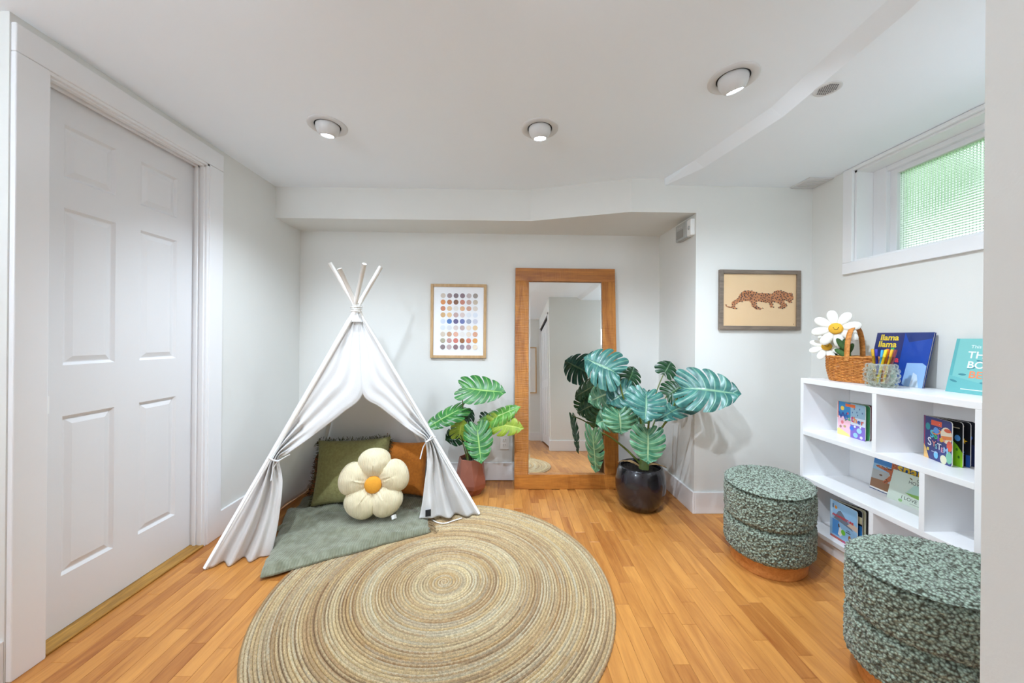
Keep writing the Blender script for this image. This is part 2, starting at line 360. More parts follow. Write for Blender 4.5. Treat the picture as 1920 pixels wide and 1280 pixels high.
# ------------------------------------------------------------------ room dimensions
XL, XR, YB, YP, XA = -1.617, 2.032, 2.879, 2.329, 1.256
ZC, ZL, ZS = 2.188, 2.146, 1.968
NX, NY, YH, XH = .66, .48, -.95, -2.6        # near corner beside the camera, hall back wall, hall side wall
YD = 1.205                                    # where the door wall ends
T = .1

# floor: slab with single planks laid on it
fl = MB(); fl.box(XH - T, XR + .25, YH - T, YB + T, -.06, -.004); FLOOR = struct('floor', fl, PLANK)
RUGC, RUGR = (-.265, 1.665), .765
PW = .0585; lens = [.26, .33, .40, .47, .54]; pm = {}
def plank_mesh(l):
    if l not in pm:
        e, g = .0009, .0006; mb = MB(); x, y = PW / 2 - g / 2, l / 2 - g / 2
        vs = [(-x, -y, -.004), (x, -y, -.004), (x, y, -.004), (-x, y, -.004), (-x, -y, -.0007), (x, -y, -.0007), (x, y, -.0007), (-x, y, -.0007),
              (-x + e, -y + e, 0), (x - e, -y + e, 0), (x - e, y - e, 0), (-x + e, y - e, 0)]
        fs = [(0, 1, 5, 4), (1, 2, 6, 5), (2, 3, 7, 6), (3, 0, 4, 7), (4, 5, 9, 8), (5, 6, 10, 9), (6, 7, 11, 10), (7, 4, 8, 11), (8, 9, 10, 11)]
        mb.add(vs, fs); pm[l] = (mb.mesh('plank', PLANK), vs, fs)
    return pm[l]
cand = []; x = XL - .06 + PW / 2
while x < XR + .01:
    y = YH - rnd.random() * .4
    while y < YB:
        l = rnd.choice(lens); y0, y1 = max(y, YH), min(y + l, YB); cy = y + l / 2
        inrug = all(math.hypot(x + sx * PW / 2 - RUGC[0], yy - RUGC[1]) < RUGR - .02 for sx in (-1, 1) for yy in (y, y + l))
        wallish = (x > XA and y > YP) or (x > 1.76 and 1.28 < y and y + l < 2.05) or (x > NX + .03 and y + l < NY) or y + l > YB + .06
        if not wallish: cand.append((x, cy, l, inrug, abs(cy - 1.75) + (9 if inrug else 0) + (3 if cy < .95 else 0)))
        y += l
    x += PW
cand.sort(key=lambda c: c[4]); rest = MB()
for i, (x, y, l, inrug, _) in enumerate(cand):
    me, vs, fs = plank_mesh(l)
    if i < 300:
        o = bpy.data.objects.new('plank', me); link(o, FLOOR, basis=Matrix.Translation((x, y, 0))); o.color = (rnd.random() ** 1.6, 0, 0, 1)
    else: rest.add([(a + x, b_ + y, c) for a, b_, c in vs], fs)
x = XL - .06 - PW / 2
while x > XH:
    y = YH
    while y < YD - .3: me, vs, fs = plank_mesh(.47); rest.add([(a + x, b_ + y + .235, c) for a, b_, c in vs], fs); y += .47
    x -= PW
o = rest.build('further_planks', PLANKS, FLOOR); o['kind'] = 'stuff'

# walls
mb = MB(); mb.box(XL - T, XL, 1.98, YB + T, 0, ZC); mb.box(XL - T, XL, 1.30, 1.98, 2.06, ZC); mb.box(XL - T, XL, YD, 1.30, 0, ZC); struct('wall_left', mb, WALL)
mb = MB(); mb.box(XL, XA + .02, YB, YB + T, 0, ZC); struct('wall_back', mb, WALL)
mb = MB(); mb.box(XA, XA + .08, YP + .09, YB, 0, ZC); mb.box(XA, XR + T, YP, YP + .09, 0, ZC); struct('wall_alcove', mb, WALL)
WY0, WY1, WZ0, WZ1 = 1.08, 2.04, 1.597, 2.125
mb = MB(); mb.box(XR, XR + .2, NY, YP, 0, WZ0); mb.box(XR, XR + .2, WY1, YP, WZ0, ZC); mb.box(XR, XR + .2, NY, WY0, WZ0, ZC); mb.box(XR, XR + .2, WY0, WY1, WZ1, ZC); struct('wall_right', mb, WALL)
mb = MB(); mb.box(NX, XR + .2, NY - T, NY, 0, ZC); mb.box(NX, NX + T, .34, NY - T, 0, ZC); mb.box(NX, NX + T, YH, -.80, 0, ZC); mb.box(NX, NX + T, -.80, .34, 1.96, ZC); struct('wall_near', mb, WALL)
mb = MB(); mb.box(XH - T, NX + T + .7, YH - T, YH, 0, ZC); struct('wall_hall', mb, WALL)
mb = MB(); mb.box(XH - T, XH, YH, YD + T, 0, ZC); mb.box(XH, XL - T, YD, YD + T, 0, ZC); struct('wall_side', mb, WALL)
# ceiling with the lower strip along the window wall
step = [(1.06, NY - T), (1.17, 1.08), (1.195, 1.59), (1.11, 2.08), (1.033, 2.36)]
mb = MB()
hi = [(XH - T, YH - T), (NX + .8, YH - T), (NX + .8, NY - T)] 
mb.poly([(p[0], p[1], ZC) for p in [(XH - T, YH - T), (XH - T, YB + T), (step[-1][0], YB + T), (step[-1][0], 2.36)] + step[::-1][1:] + [(NX + .8, NY - T), (NX + .8, YH - T)]][:])
hi_pts = [(XH - T, YH - T), (XH - T, YB + T), (step[-1][0], YB + T)] + step[::-1] + [(.9, NY - T), (.9, YH - T)]
mb = MB(); mb.prism(hi_pts[::-1], ZC, ZC + .1)
sl = .055
for (a, b_) in zip(step, step[1:]):
    mb.add([(a[0], a[1], ZC), (b_[0], b_[1], ZC), (b_[0] + (.004 if b_ is step[-1] else sl), b_[1], ZL), (a[0] + sl, a[1], ZL)], [(0, 1, 2, 3)])
lowp = [(p[0] + (.004 if p is step[-1] else sl), p[1]) for p in step] + [(XR + .2, 2.36), (XR + .2, NY - T)]
mb.prism(lowp, ZL, ZC + .1); mb.box(.9, 2.4, YH - T, NY - T, ZC, ZC + .1)
struct('ceiling', mb, CEIL)
mb = MB(); mb.prism([(XL, 2.567), (.183, 2.548), (.825, YP), (XA, YP), (XA, YB), (XL, YB)], ZS, ZC); struct('wall_soffit', mb, WALL)
# baseboards
BH, BT = .14, .015
def base(name, *boxes):
    mb = MB()
    for q in boxes: mb.box(*q)
    return struct(name, mb, TRIM, bevel=.003)
base('baseboard_left', (XL, XL + BT, 2.075, YB, 0, BH))
base('baseboard_back', (XL, XA, YB - BT, YB, 0, BH))
base('baseboard_alcove', (XA - BT, XA, YP - BT, YB, 0, BH), (XA, XR, YP - BT, YP, 0, BH))
base('baseboard_right', (XR - BT, XR, NY, YP - BT, 0, BH))
base('baseboard_near', (NX, XR, NY, NY + BT, 0, BH), (NX - BT, NX, .36, NY + BT, 0, BH))
base('baseboard_hall', (XH, NX, YH, YH + BT, 0, BH))
base('baseboard_side', (XH, XL, YD - BT, YD, 0, BH), (XH, XH + BT, YH, YD, 0, BH))

# ------------------------------------------------------------------ door_1: white six panel door in its casing
D1 = thing('door_1', 'white six-panel pocket door in a flat white casing', None, (XL, 1.64, 0), kind='structure')
XD = -1.677
leaf = MB(); PY = [(1.404, 1.587), (1.692, 1.877)]; PZ = [(.218, .826), (1.02, 1.62), (1.735, 1.937)]; LY0, LY1, LZ0, LZ1 = 1.305, 1.975, .012, 2.052
leaf.box(XD - .035, XD - .012, LY0, LY1, LZ0, LZ1)
for y0, y1 in ((LY0, PY[0][0]), (PY[0][1], PY[1][0]), (PY[1][1], LY1)): leaf.box(XD - .012, XD, y0, y1, LZ0, LZ1)
for z0, z1 in ((LZ0, PZ[0][0]), (PZ[0][1], PZ[1][0]), (PZ[1][1], PZ[2][0]), (PZ[2][1], LZ1)):
    for y0, y1 in PY: leaf.box(XD - .012, XD, y0, y1, z0, z1)
lo = leaf.build('door_leaf', DOORM, D1)
for y0, y1 in PY:
    for z0, z1 in PZ:
        mb = MB(); P = []
        for ins, dep in ((0, 0), (.010, .010), (.014, .010), (.034, .0025), (.036, .0025)):
            P.append([(XD - dep, y0 + ins, z0 + ins), (XD - dep, y1 - ins, z0 + ins), (XD - dep, y1 - ins, z1 - ins), (XD - dep, y0 + ins, z1 - ins)])
        mb.grid(P, closev=True); mb.poly(P[-1]); mb.build('panel', DOORM, lo)
mb = MB(); mb.box(XL, XL + .018, 1.985, 2.078, 0, 2.063); mb.build('casing', TRIM, D1, bevel=.003)
mb = MB(); mb.box(XL, XL + .018, YD + .003, 1.298, 0, 2.063); mb.build('casing', TRIM, D1, bevel=.003)
mb = MB(); mb.box(XL, XL + .018, YD + .003, 2.078, 2.064, 2.157); mb.build('head_casing', TRIM, D1, bevel=.003)
mb = MB(); mb.box(XL - .10, XL + .012, 1.972, 1.99, 0, 2.07); mb.box(XL - .045, XL - .03, 1.962, 1.975, 0, 2.06); mb.box(XL - .02, XL, 1.965, 1.975, 0, 2.06); mb.build('jamb', TRIM, D1, bevel=.002)
mb = MB(); mb.box(XL - .10, XL + .012, 1.292, 1.303, 0, 2.07); mb.build('jamb', TRIM, D1, bevel=.002)
mb = MB(); mb.box(XL - .10, XL + .012, 1.292, 1.99, 2.052, 2.07); mb.box(XL - .045, XL - .03, 1.30, 1.975, 2.04, 2.055); mb.box(XL - .02, XL, 1.30, 1.975, 2.044, 2.055); mb.build('head_jamb', TRIM, D1, bevel=.002)
mb = MB(); mb.box(XD - .05, XL + .012, 1.303, 1.972, .0005, .010); mb.build('threshold', OAKSILL, D1, bevel=.004)
lt = MB(); lt.box(XD, XD + .004, 1.335, 1.362, .845, .91); lt = lt.build('latch_plate', WPLAST, lo, bevel=.001)
mb = MB(); mb.box(XD - .02, XD + .0045, 1.342, 1.355, .868, .888); mb.build('finger_pull', PLASTIC, lo)
tag(lt, 'small white latch plate')

# ------------------------------------------------------------------ door_2: closet folding doors beside the camera (seen in the mirror)
D2 = thing('door_2', 'white folding closet doors seen in the leaning mirror', None, (NX, -.2, 0), kind='structure')
ys = [.335, .055, -.225, -.505, -.795]
for i in range(4):
    mb = MB(); mb.box(NX + .02, NX + .045, ys[i + 1] + .004, ys[i] - .004, .015, 1.93); p = mb.build('folding_panel', DOORM, D2, bevel=.002)
    for z0, z1 in ((.15, .9), (1.02, 1.8)):
        mb = MB(); mb.box(NX + .014, NX + .0205, ys[i + 1] + .05, ys[i] - .05, z0, z1); mb.build('panel', DOORM, p, bevel=.004)
mb = MB(); mb.box(NX + .01, NX + .06, -.80, .34, 1.935, 1.96); mb.build('track', DARK, D2)
for y0, y1 in ((.335, .36), (-.825, -.798)):
    mb = MB(); mb.box(NX - .012, NX + .05, y0, y1, 0, 1.985); mb.build('casing', TRIM, D2, bevel=.002)
mb = MB(); mb.box(NX - .012, NX + .05, -.825, .36, 1.96, 1.985); mb.build('head_casing', TRIM, D2, bevel=.002)
mb = MB(); mb.box(NX + .65, NX + .7, -.9, .4, 0, ZC); struct('wall_closet', mb, WALL)

# ------------------------------------------------------------------ window_1
W1 = thing('window_1', 'high basement window with patterned glass and white casing', None, (XR, 1.56, WZ0), kind='structure')
cz0 = 1.531
mb = MB(); mb.box(XR - .018, XR, WY1, WY1 + .056, cz0 + .066, ZL - .002); mb.build('casing', TRIM, W1, bevel=.002)
mb = MB(); mb.box(XR - .018, XR, WY0 - .056, WY0, cz0 + .066, ZL - .002); mb.build('casing', TRIM, W1, bevel=.002)
mb = MB(); mb.box(XR - .02, XR, WY0 - .056, WY1 + .056, cz0, cz0 + .065); mb.build('bottom_casing', TRIM, W1, bevel=.002)
mb = MB(); mb.box(XR - .018, XR, WY0, WY1, WZ1, ZL - .002); mb.build('top_casing', TRIM, W1, bevel=.002)
mb = MB(); mb.box(XR, XR + .2, WY1 - .012, WY1 + .001, WZ0, WZ1); mb.box(XR, XR + .2, WY0 - .001, WY0 + .012, WZ0, WZ1); mb.box(XR, XR + .2, WY0, WY1, WZ1 - .012, WZ1 + .001); mb.box(XR - .001, XR + .2, WY0, WY1, WZ0 - .001, WZ0 + .012); mb.build('jamb_lining', TRIM, W1)
gx = XR + .13; gy0, gy1, gz0, gz1 = WY0 + .1, 1.926, 1.622, 2.066
fr = MB()
for q in ((gx - .035, gx + .05, gy1 + .03, WY1 - .012, WZ0 + .012, WZ1 - .012), (gx - .035, gx + .05, WY0 + .012, gy0 - .03, WZ0 + .012, WZ1 - .012), (gx - .035, gx + .05, gy0 - .03, gy1 + .03, gz1 + .02, WZ1 - .012), (gx - .035, gx + .05, gy0 - .03, gy1 + .03, WZ0 + .012, gz0 - .008)): fr.box(*q)
fr.build('outer_frame', VINYL, W1, bevel=.003)
sa = MB()
for q in ((gx - .012, gx + .03, gy1 - .004, gy1 + .032, gz0 - .01, gz1 + .022), (gx - .012, gx + .03, gy0 - .032, gy0 + .004, gz0 - .01, gz1 + .022), (gx - .012, gx + .03, gy0, gy1, gz1 - .004, gz1 + .022), (gx - .012, gx + .03, gy0, gy1, gz0 - .01, gz0 + .004)): sa.box(*q)
sash = sa.build('sash', VINYL, W1, bevel=.003)
mb = MB(); mb.box(gx + .003, gx + .0035, gy0 - .003, gy1 + .003, gz0 - .003, gz1 + .003); mb.build('gasket', DARK, sash) if False else None
mb = MB(); mb.poly([(gx + .006, gy0 - .003, gz0 - .003), (gx + .006, gy1 + .003, gz0 - .003), (gx + .006, gy1 + .003, gz1 + .003), (gx + .006, gy0 - .003, gz1 + .003)]); mb.build('pane', FROST, sash)
# garden outside: lawn and clipped bushes behind the glass
mb = MB(); mb.box(XR + .2, XR + 9, -3, 7, 1.3, 1.42); struct('ground', mb, LAWN)
BARK = mat('bark', rgb(110, 92, 74), .9, var=.3, vscale=20)
def garden_tree(x, y, z, r, lab):
    t = thing('garden_tree', lab, 'tree', (x, y, 1.42)); n, k = 26, 16; P = []; mb = MB()
    for i in range(k + 1):
        ph = PI * i / k; row = []
        for j in range(n):
            th = 2 * PI * j / n; d = Vector((math.sin(ph) * math.cos(th), math.sin(ph) * math.sin(th), math.cos(ph)))
            row.append(Vector((x, y, z)) + d * r * (1 + .3 * noise.noise(d * 4 + Vector((x, y, z)))))
        P.append(row)
    mb.grid(P, closev=True); mb.build('crown', HEDGE, t, smooth=True)
    mb = MB(); mb.tube([(x, y, 1.42), (x + .03, y, z - r * .5)], .05, 8); mb.build('trunk', BARK, t, smooth=True)
garden_tree(4.55, 4.35, 3.15, .62, 'green garden tree blurred behind the far end of the window pane')
garden_tree(4.75, 2.85, 3.5, .55, 'green garden tree blurred behind the window pane near the wall edge')

# ------------------------------------------------------------------ recessed eyeball lights
def eyeball(loc, aim, label, group, first=None):
    if first is None:
        r = thing('recessed_light', label, 'light', loc, group=group)
        mb = MB(); mb.lathe([(.0925, 0), (.092, -.003), (.085, -.006), (.064, -.0045), (.0615, -.001), (.060, .01)], 48); mb.build('trim_ring', LAMPW, r, smooth=True, local=True)
        mb = MB(); mb.lathe([(.061, -.0005), (.0, -.0004)], 32); mb.build('dark_gap', DARK, r, local=True)
        # ball with the opening along local -Z, tilted later by its own rotation
        prof = [(.0555 * math.sin(a), -.0555 * math.cos(a)) for a in [math.radians(q) for q in range(35, 150, 5)]]
        mb = MB(); mb.lathe([(.026, -.036)] + prof, 40); ball = mb.build('eyeball', LAMPW, r, smooth=True, local=True)
        mb = MB(); mb.lathe([(.0305, -.041), (.02, -.0405), (0, -.040)], 32); mb.build('bulb_face', BULB, ball, smooth=True, local=True)
    else:
        r = copy_tree(first); r.location = loc; r['label'] = label; r['group'] = group
    d = Vector(aim).normalized(); q = Vector((0, 0, -1)).rotation_difference(d)
    ball = [c for c in r.children if c.name.startswith('eyeball')][0]
    ball.matrix_basis = Matrix.Translation((0, 0, -.004)) @ q.to_matrix().to_4x4()
    return r
def lamp(loc, aim, power, cone=124):
    ld = bpy.data.lights.new('spot', 'SPOT'); ld.energy = power; ld.color = LAMP_COL; ld.spot_size = math.radians(cone); ld.spot_blend = 1; ld.shadow_soft_size = .028
    o = bpy.data.objects.new('spot_lamp', ld); COL.objects.link(o); d = Vector(aim).normalized()
    o.location = Vector(loc) + Vector((0, 0, -.006)) + d * .062; o.rotation_euler = d.to_track_quat('-Z', 'Y').to_euler(); return o
LG = 'recessed eyeball ceiling lights'
spots = [((-.888, 1.812, ZC), (-.08, .15, -1), 'recessed eyeball ceiling light above the white teepee', LAMP_W),
         ((.171, 1.796, ZC), (.05, .15, -1), 'recessed eyeball ceiling light in front of the leaning mirror', LAMP_W),
         ((.912, 1.422, ZC), (.32, .2, -1), 'recessed eyeball ceiling light beside the round ceiling grille', LAMP_W),
         ((-.86, .72, ZC), (-.03, .87, -1), 'recessed eyeball ceiling light over the door end of the room', HALL_W * 1.3),
         ((.15, .72, ZC), (.36, .75, -1), 'recessed eyeball ceiling light just above the camera', HALL_W * 1.7)]
EY = None
for loc, aim, lab, pw in spots:
    e = eyeball(loc, aim, lab, LG, EY); EY = EY or e
    lamp(loc, aim, pw, 124 if loc[1] > 1 else 76)

# added fill globes, out of view in the hall and behind the wall edge
def fill_globe(loc, drop, power, label):
    g = thing('fill_light', label, 'fill light', loc)
    mb = MB(); mb.lathe([(.055, 0), (.055, -.02), (.0, -.022)], 24); mb.build('canopy', WPLAST, g, smooth=True, local=True)
    mb = MB(); mb.tube([(0, 0, -.02), (0, 0, -drop + .10)], .004, 8); mb.build('cord', WPLAST, g, local=True)
    mb = MB(); mb.lathe([(.11 * math.sin(PI * i / 16) + 1e-4, -drop + .11 * math.cos(PI * i / 16)) for i in range(17)], 32); mb.build('globe', emit('fill_glow', LAMP_COL + (1,), power / (PI * .152)), g, smooth=True, local=True)
fill_globe((-1.65, -.35, ZC), .50, HALL_FILL_W, 'added white fill globe in the hall behind the camera')
fill_globe((1.885, .84, ZL), .60, BAY_FILL_W, 'added white fill globe in the window bay behind the wall edge')

# round grille, square register
g = thing('ceiling_grille', 'round perforated white grille in the lower ceiling strip', 'grille', (1.285, 1.406, ZL))
mb = MB(); mb.lathe([(.046, 0), (.0455, -.003), (.040, -.004), (.036, -.003), (0, -.003)], 36); mb.build('cover', LAMPW, g, smooth=True, local=True)
mb = MB()
for i in range(-4, 5):
    for j in range(-4, 5):
        x, y = i * .008 + (.004 if j % 2 else 0), j * .0072
        if math.hypot(x, y) < .033: mb.poly([(x + .0029 * math.cos(q * PI / 3), y + .0029 * math.sin(q * PI / 3), -.0036) for q in range(5, -1, -1)])
mb.build('perforation', DARK, g, local=True)
g = thing('ceiling_register', 'flat square white register in the ceiling corner', 'vent', (1.955, 2.25, ZL))
mb = MB(); mb.box(-.077, .075, -.077, .077, -.008, 0); mb.build('frame', LAMPW, g, bevel=.002, local=True)
for i in range(7):
    mb = MB(); y = -.054 + i * .018; mb.box(-.06, .058, y - .006, y + .006, -.0105, -.008); mb.build('louvre', LAMPW, g, local=True)

# little grey box high on the alcove wall
g = thing('alarm_box', 'small grey alarm box high on the alcove wall under the soffit', 'alarm', (XA, 2.44, 1.88))
mb = MB(); mb.box(-.035, 0, -.045, .10, -.055, .06); mb.build('housing', PLASTIC, g, bevel=.004, local=True)
mb = MB(); mb.box(-.03, 0, -.10, -.045, -.052, .056); c = mb.build('end_cap', WPLAST, g, bevel=.006, local=True)
mb = MB(); mb.lathe([(.0, .002), (.013, .002), (.014, 0)], 20, M=Matrix.Translation((-.0301, -.075, 0)) @ Matrix.Rotation(-PI / 2, 4, 'Y')); mb.build('button', PLASTIC, c, smooth=True, local=True)
mb = MB(); mb.box(-.0365, -.0345, -.01, .085, -.04, .015); mb.build('label_plate', mat('label_grey', rgb(150, 148, 144), .5), g, local=True)
o = art_mesh([((205, 206, 204), rect(-.075, .022, -.069, .04)), ((205, 206, 204), rect(-.06, .024, -.03, .03)), ((205, 206, 204), rect(-.024, .024, -.004, .03))], 0, 0).build('printed_mark', PRINT, g, local=True); o.matrix_basis = Matrix(((0, 0, -1, -.0357), (-1, 0, 0, 0), (0, 1, 0, .005), (0, 0, 0, 1)))
# outlet and light switch
g = thing('wall_outlet', 'white wall outlet low on the back wall beside the mirror', 'outlet', (.012, YB, .30))
mb = MB(); mb.box(-.035, .035, -.005, 0, -.057, .057); mb.build('plate', WPLAST, g, bevel=.002, local=True)
for dz in (-.02, .02):
    mb = MB(); mb.box(-.016, .016, -.0068, -.004, dz - .014, dz + .014); s_ = mb.build('socket', WPLAST, g, bevel=.003, local=True)
    mb = MB(); mb.box(-.008, -.006, -.0072, -.006, dz - .005, dz + .006); mb.box(.006, .008, -.0072, -.006, dz - .005, dz + .006); mb.build('slot', DARK, s_, local=True)
g = thing('light_switch', 'white double light switch reflected in the mirror', 'switch', (1.06, NY, 1.255))
mb = MB(); mb.box(-.058, .058, 0, .005, -.058, .058); mb.build('plate', WPLAST, g, bevel=.002, local=True)
for dx in (-.023, .023):
    mb = MB(); mb.box(dx - .016, dx + .016, .004, .009, -.034, .034); mb.build('rocker', WPLAST, g, bevel=.002, local=True)

# ------------------------------------------------------------------ framed pictures
def picture(name, label, x0, x1, z0, z1, Y, fw, fmat, art, depth=.022, basecol=(240, 240, 240), sign=-1, printmat=None):
    """hangs on the plane y = Y, facing sign*y"""
    r = thing(name, label, 'picture', ((x0 + x1) / 2, Y, z0))
    w_, h_ = x1 - x0, z1 - z0
    M_ = Matrix(((1, 0, 0, 0), (0, 0, -1, 0), (0, 1, 0, 0), (0, 0, 0, 1))) if sign < 0 else Matrix(((-1, 0, 0, 0), (0, 0, 1, 0), (0, 1, 0, 0), (0, 0, 0, 1)))
    for q in ((-w_ / 2, -w_ / 2 + fw, 0, h_), (w_ / 2 - fw, w_ / 2, 0, h_), (-w_ / 2 + fw, w_ / 2 - fw, 0, fw), (-w_ / 2 + fw, w_ / 2 - fw, h_ - fw, h_)):
        mb = MB(); mb.box(q[0], q[1], q[2], q[3], .001, depth, M_); mb.build('frame_rail', fmat, r, bevel=.002, local=True)
    mb = MB(); mb.box(-w_ / 2 + fw * .6, w_ / 2 - fw * .6, fw * .6, h_ - fw * .6, .002, depth - .011, M_); mb.col = None
    o = mb.mesh('backing', mat(name + '_paper', rgb(*basecol), .45, var=.02, vscale=6, coat=1)); ob = bpy.data.objects.new('print', o); link(ob, r, local=True)
    a = art_mesh(art, depth - .0105, .00005); o2 = a.build('printed_motif', printmat or PRINTG, ob, local=True, basis=M_)
    return r
dots = ["206,190,176 150,126,128 122,104,112 130,104,112 190,176,176 158,150,144", "214,134,62 178,108,60 124,76,44 192,120,100 196,162,152 198,184,166",
        "196,118,76 220,184,142 222,218,212 222,176,136 204,158,136 218,208,198", "206,164,110 228,192,142 190,160,156 214,196,192 224,230,238 218,226,238",
        "206,216,236 70,120,186 96,90,136 104,116,176 160,166,186 204,206,220", "214,222,236 218,222,226 216,202,198 196,172,168 230,214,196 226,194,146",
        "208,194,176 196,152,120 228,176,152 226,224,222 230,216,200 220,164,134", "170,164,142 196,150,144 204,118,104 150,96,52 212,130,106 220,160,92",
        "132,116,120 186,164,164 136,108,114 150,136,148 176,146,148 232,218,196"]
x0, x1, z0, z1 = -.583, -.141, .972, 1.56; W_, H_ = x1 - x0, z1 - z0; art = []
for j, row in enumerate(dots):
    for i, c in enumerate(row.split()):
        u = (272 + i * 90.5 - 100) / 780; v = (258 + j * 88.5 - 98) / 1020
        art.append((tuple(int(q) for q in c.split(',')), ell((u - .5) * W_, (1 - v) * H_, .0198, .0198, 22)))
picture('dot_poster', 'pale oak framed poster with a grid of coloured dots', x0, x1, z0, z1, YB, .022, PALEOAK, art, basecol=(240, 242, 246))
outl = [(770, 950), (800, 925), (840, 922), (870, 930), (900, 940), (950, 940), (1000, 945), (1015, 925), (1040, 918), (1070, 925), (1100, 932), (1125, 940), (1135, 932), (1140, 945), (1150, 960), (1152, 975), (1140, 990), (1135, 1005), (1120, 1010), (1105, 990), (1085, 990), (1090, 1010), (1105, 1025), (1095, 1040), (1075, 1048), (1045, 1048), (1042, 1040), (1060, 1032), (1065, 1025), (1040, 1010), (1015, 1002), (1000, 1005), (1005, 1035), (1012, 1042), (985, 1042), (980, 1010), (940, 1005), (900, 1000), (885, 1010), (890, 1035), (930, 1048), (925, 1056), (885, 1058), (870, 1045), (855, 1035), (850, 1010), (835, 998), (800, 998), (770, 1005), (745, 1020), (735, 1040), (755, 1050), (750, 1057), (722, 1055), (715, 1040), (712, 1020), (715, 1005), (740, 990), (760, 975)]
tail = [(720, 1036), (705, 1040), (690, 1038), (676, 1030), (670, 1021), (666, 1024), (673, 1036), (688, 1045), (706, 1047), (722, 1044)]
x0, x1, z0, z1 = 1.405, 1.944, 1.203, 1.595; W_, H_ = x1 - x0, z1 - z0
def LP(p): return ((p[0] - 910) / 572 * W_, (1 - (p[1] - 778) / 425) * H_)
def inside(p, poly):
    r = False; n = len(poly)
    for i in range(n):
        (xa, ya), (xb, yb) = poly[i], poly[i - 1]
        if (ya > p[1]) != (yb > p[1]) and p[0] < (xb - xa) * (p[1] - ya) / (yb - ya) + xa: r = not r
    return r
art = [((190, 122, 74), [LP(p) for p in outl][::-1]), ((170, 104, 60), [LP(p) for p in tail])]
spt = []
for k in range(5000):
    p = (rnd.uniform(712, 1150), rnd.uniform(918, 1056))
    if inside(p, outl) and all(math.hypot(p[0] - q[0], p[1] - q[1]) > 12.5 for q in spt): spt.append(p)
for p in spt:
    q = LP(p); art.append(((40, 28, 26), ell(q[0], q[1], rnd.uniform(.0040, .0058), rnd.uniform(.0028, .0042), 8, rnd.random() * 3)))
for q in ((672, 1028), (690, 1041), (708, 1044)): p = LP(q); art.append(((40, 28, 26), ell(p[0], p[1], .0026, .004, 7)))
p = LP((1147, 1160)); art.append(((70, 50, 40), ell(p[0], p[1], .004, .0018, 7, -.6)))
picture('leopard_picture', 'grey wood framed print of a walking spotted leopard', x0, x1, z0, z1, YP, .026, GREYWOOD, art, basecol=(226, 192, 148))
picture('abstract_picture', 'pale framed picture with a black centre reflected in the mirror', .02, .6, .82, 1.66, YH, .02, PALEOAK, [((30, 30, 32), rect(-.14, .26, .14, .58))], basecol=(232, 228, 222), sign=1)

# ------------------------------------------------------------------ leaning mirror
LEAN = math.radians(5.3); MW0, MW1, MH, MT, FW = .088, .883, 1.70, .024, .106
rt = Matrix.Rotation(-LEAN, 3, 'X')
MR = thing('floor_mirror', 'tall leaning floor mirror in a rough sawn honey wood frame', 'mirror', ((MW0 + MW1) / 2, 2.695, .001), rt)
hw = (MW1 - MW0) / 2
for n_, q, m_ in (('frame_stile', (-hw, -hw + FW, FW, MH - FW), OAKF), ('frame_stile', (hw - FW, hw, FW, MH - FW), OAKF), ('frame_rail', (-hw, hw, 0, FW), OAKH), ('frame_rail', (-hw, hw, MH - FW, MH), OAKH)):
    mb = MB(); mb.box(q[0], q[1], 0, MT, q[2], q[3]); mb.build(n_, m_, MR, bevel=.002, local=True)
mb = MB(); gw, g0, g1 = hw - FW + .004, FW - .004, MH - FW + .004; yg = .012
mb.poly([(-gw + .016, yg, g0 + .016), (gw - .016, yg, g0 + .016), (gw - .016, yg, g1 - .016), (-gw + .016, yg, g1 - .016)]); gp = mb.build('glass', MIRROR, MR, local=True)
mb = MB(); mb.grid([[(-gw, yg + .002, g0), (gw, yg + .002, g0), (gw, yg + .002, g1), (-gw, yg + .002, g1)], [(-gw + .016, yg, g0 + .016), (gw - .016, yg, g0 + .016), (gw - .016, yg, g1 - .016), (-gw + .016, yg, g1 - .016)]], closev=True); mb.build('bevelled_edge', MIRROR, gp, local=True)
mb = MB(); mb.box(-hw + .01, hw - .01, MT - .006, MT, .02, MH - .02); mb.build('back_board', GREYWOOD, MR, local=True)

# ------------------------------------------------------------------ jute rug (one continuous braid wound as a spiral)
pitch = .0127; turns = RUGR / pitch; step_ = .0062
thmax = turns * 2 * PI; thl = [.35]
while thl[-1] < thmax: thl.append(thl[-1] + step_ / max(.01, pitch * thl[-1] / (2 * PI)))
th = np.array(thl); rr = pitch * th / (2 * PI); s = np.cumsum(np.r_[0, np.diff(th) * rr[1:]])
k = 2 * PI / .021; off = np.array([-1, -.62, 0, .62, 1]); hg = np.array([.0, .75, 1, .75, .0])
wob = np.sin(k * s); V = np.zeros((len(th), 5, 3))
for j in range(5):
    amp = (1 + .30 * wob) if j in (0, 1) else (1 - .30 * wob) if j in (3, 4) else 1 + .12 * np.cos(2 * k * s)
    r_ = rr - pitch / 2 + off[j] * pitch * .54 + .0012 * wob
    V[:, j, 0] = r_ * np.cos(th); V[:, j, 1] = r_ * np.sin(th); V[:, j, 2] = .002 + hg[j] * .0095 * amp
n = len(th); idx = np.arange(n * 5).reshape(n, 5)
faces = np.stack([idx[:-1, :-1], idx[:-1, 1:], idx[1:, 1:], idx[1:, :-1]], -1).reshape(-1, 4)
tones = np.array([rgb(224, 208, 170)[:3], rgb(212, 190, 146)[:3], rgb(196, 164, 116)[:3], rgb(178, 142, 100)[:3], rgb(136, 108, 80)[:3], rgb(204, 196, 172)[:3], rgb(216, 186, 130)[:3]])
rs = np.random.RandomState(5); colr = np.zeros((n, 5, 4), dtype=np.float32); colr[:, :, 3] = 1
band = np.array([noise.noise(Vector((q * 13.0, 3.7, 0))) for q in rr])   # yarn lots change with the radius
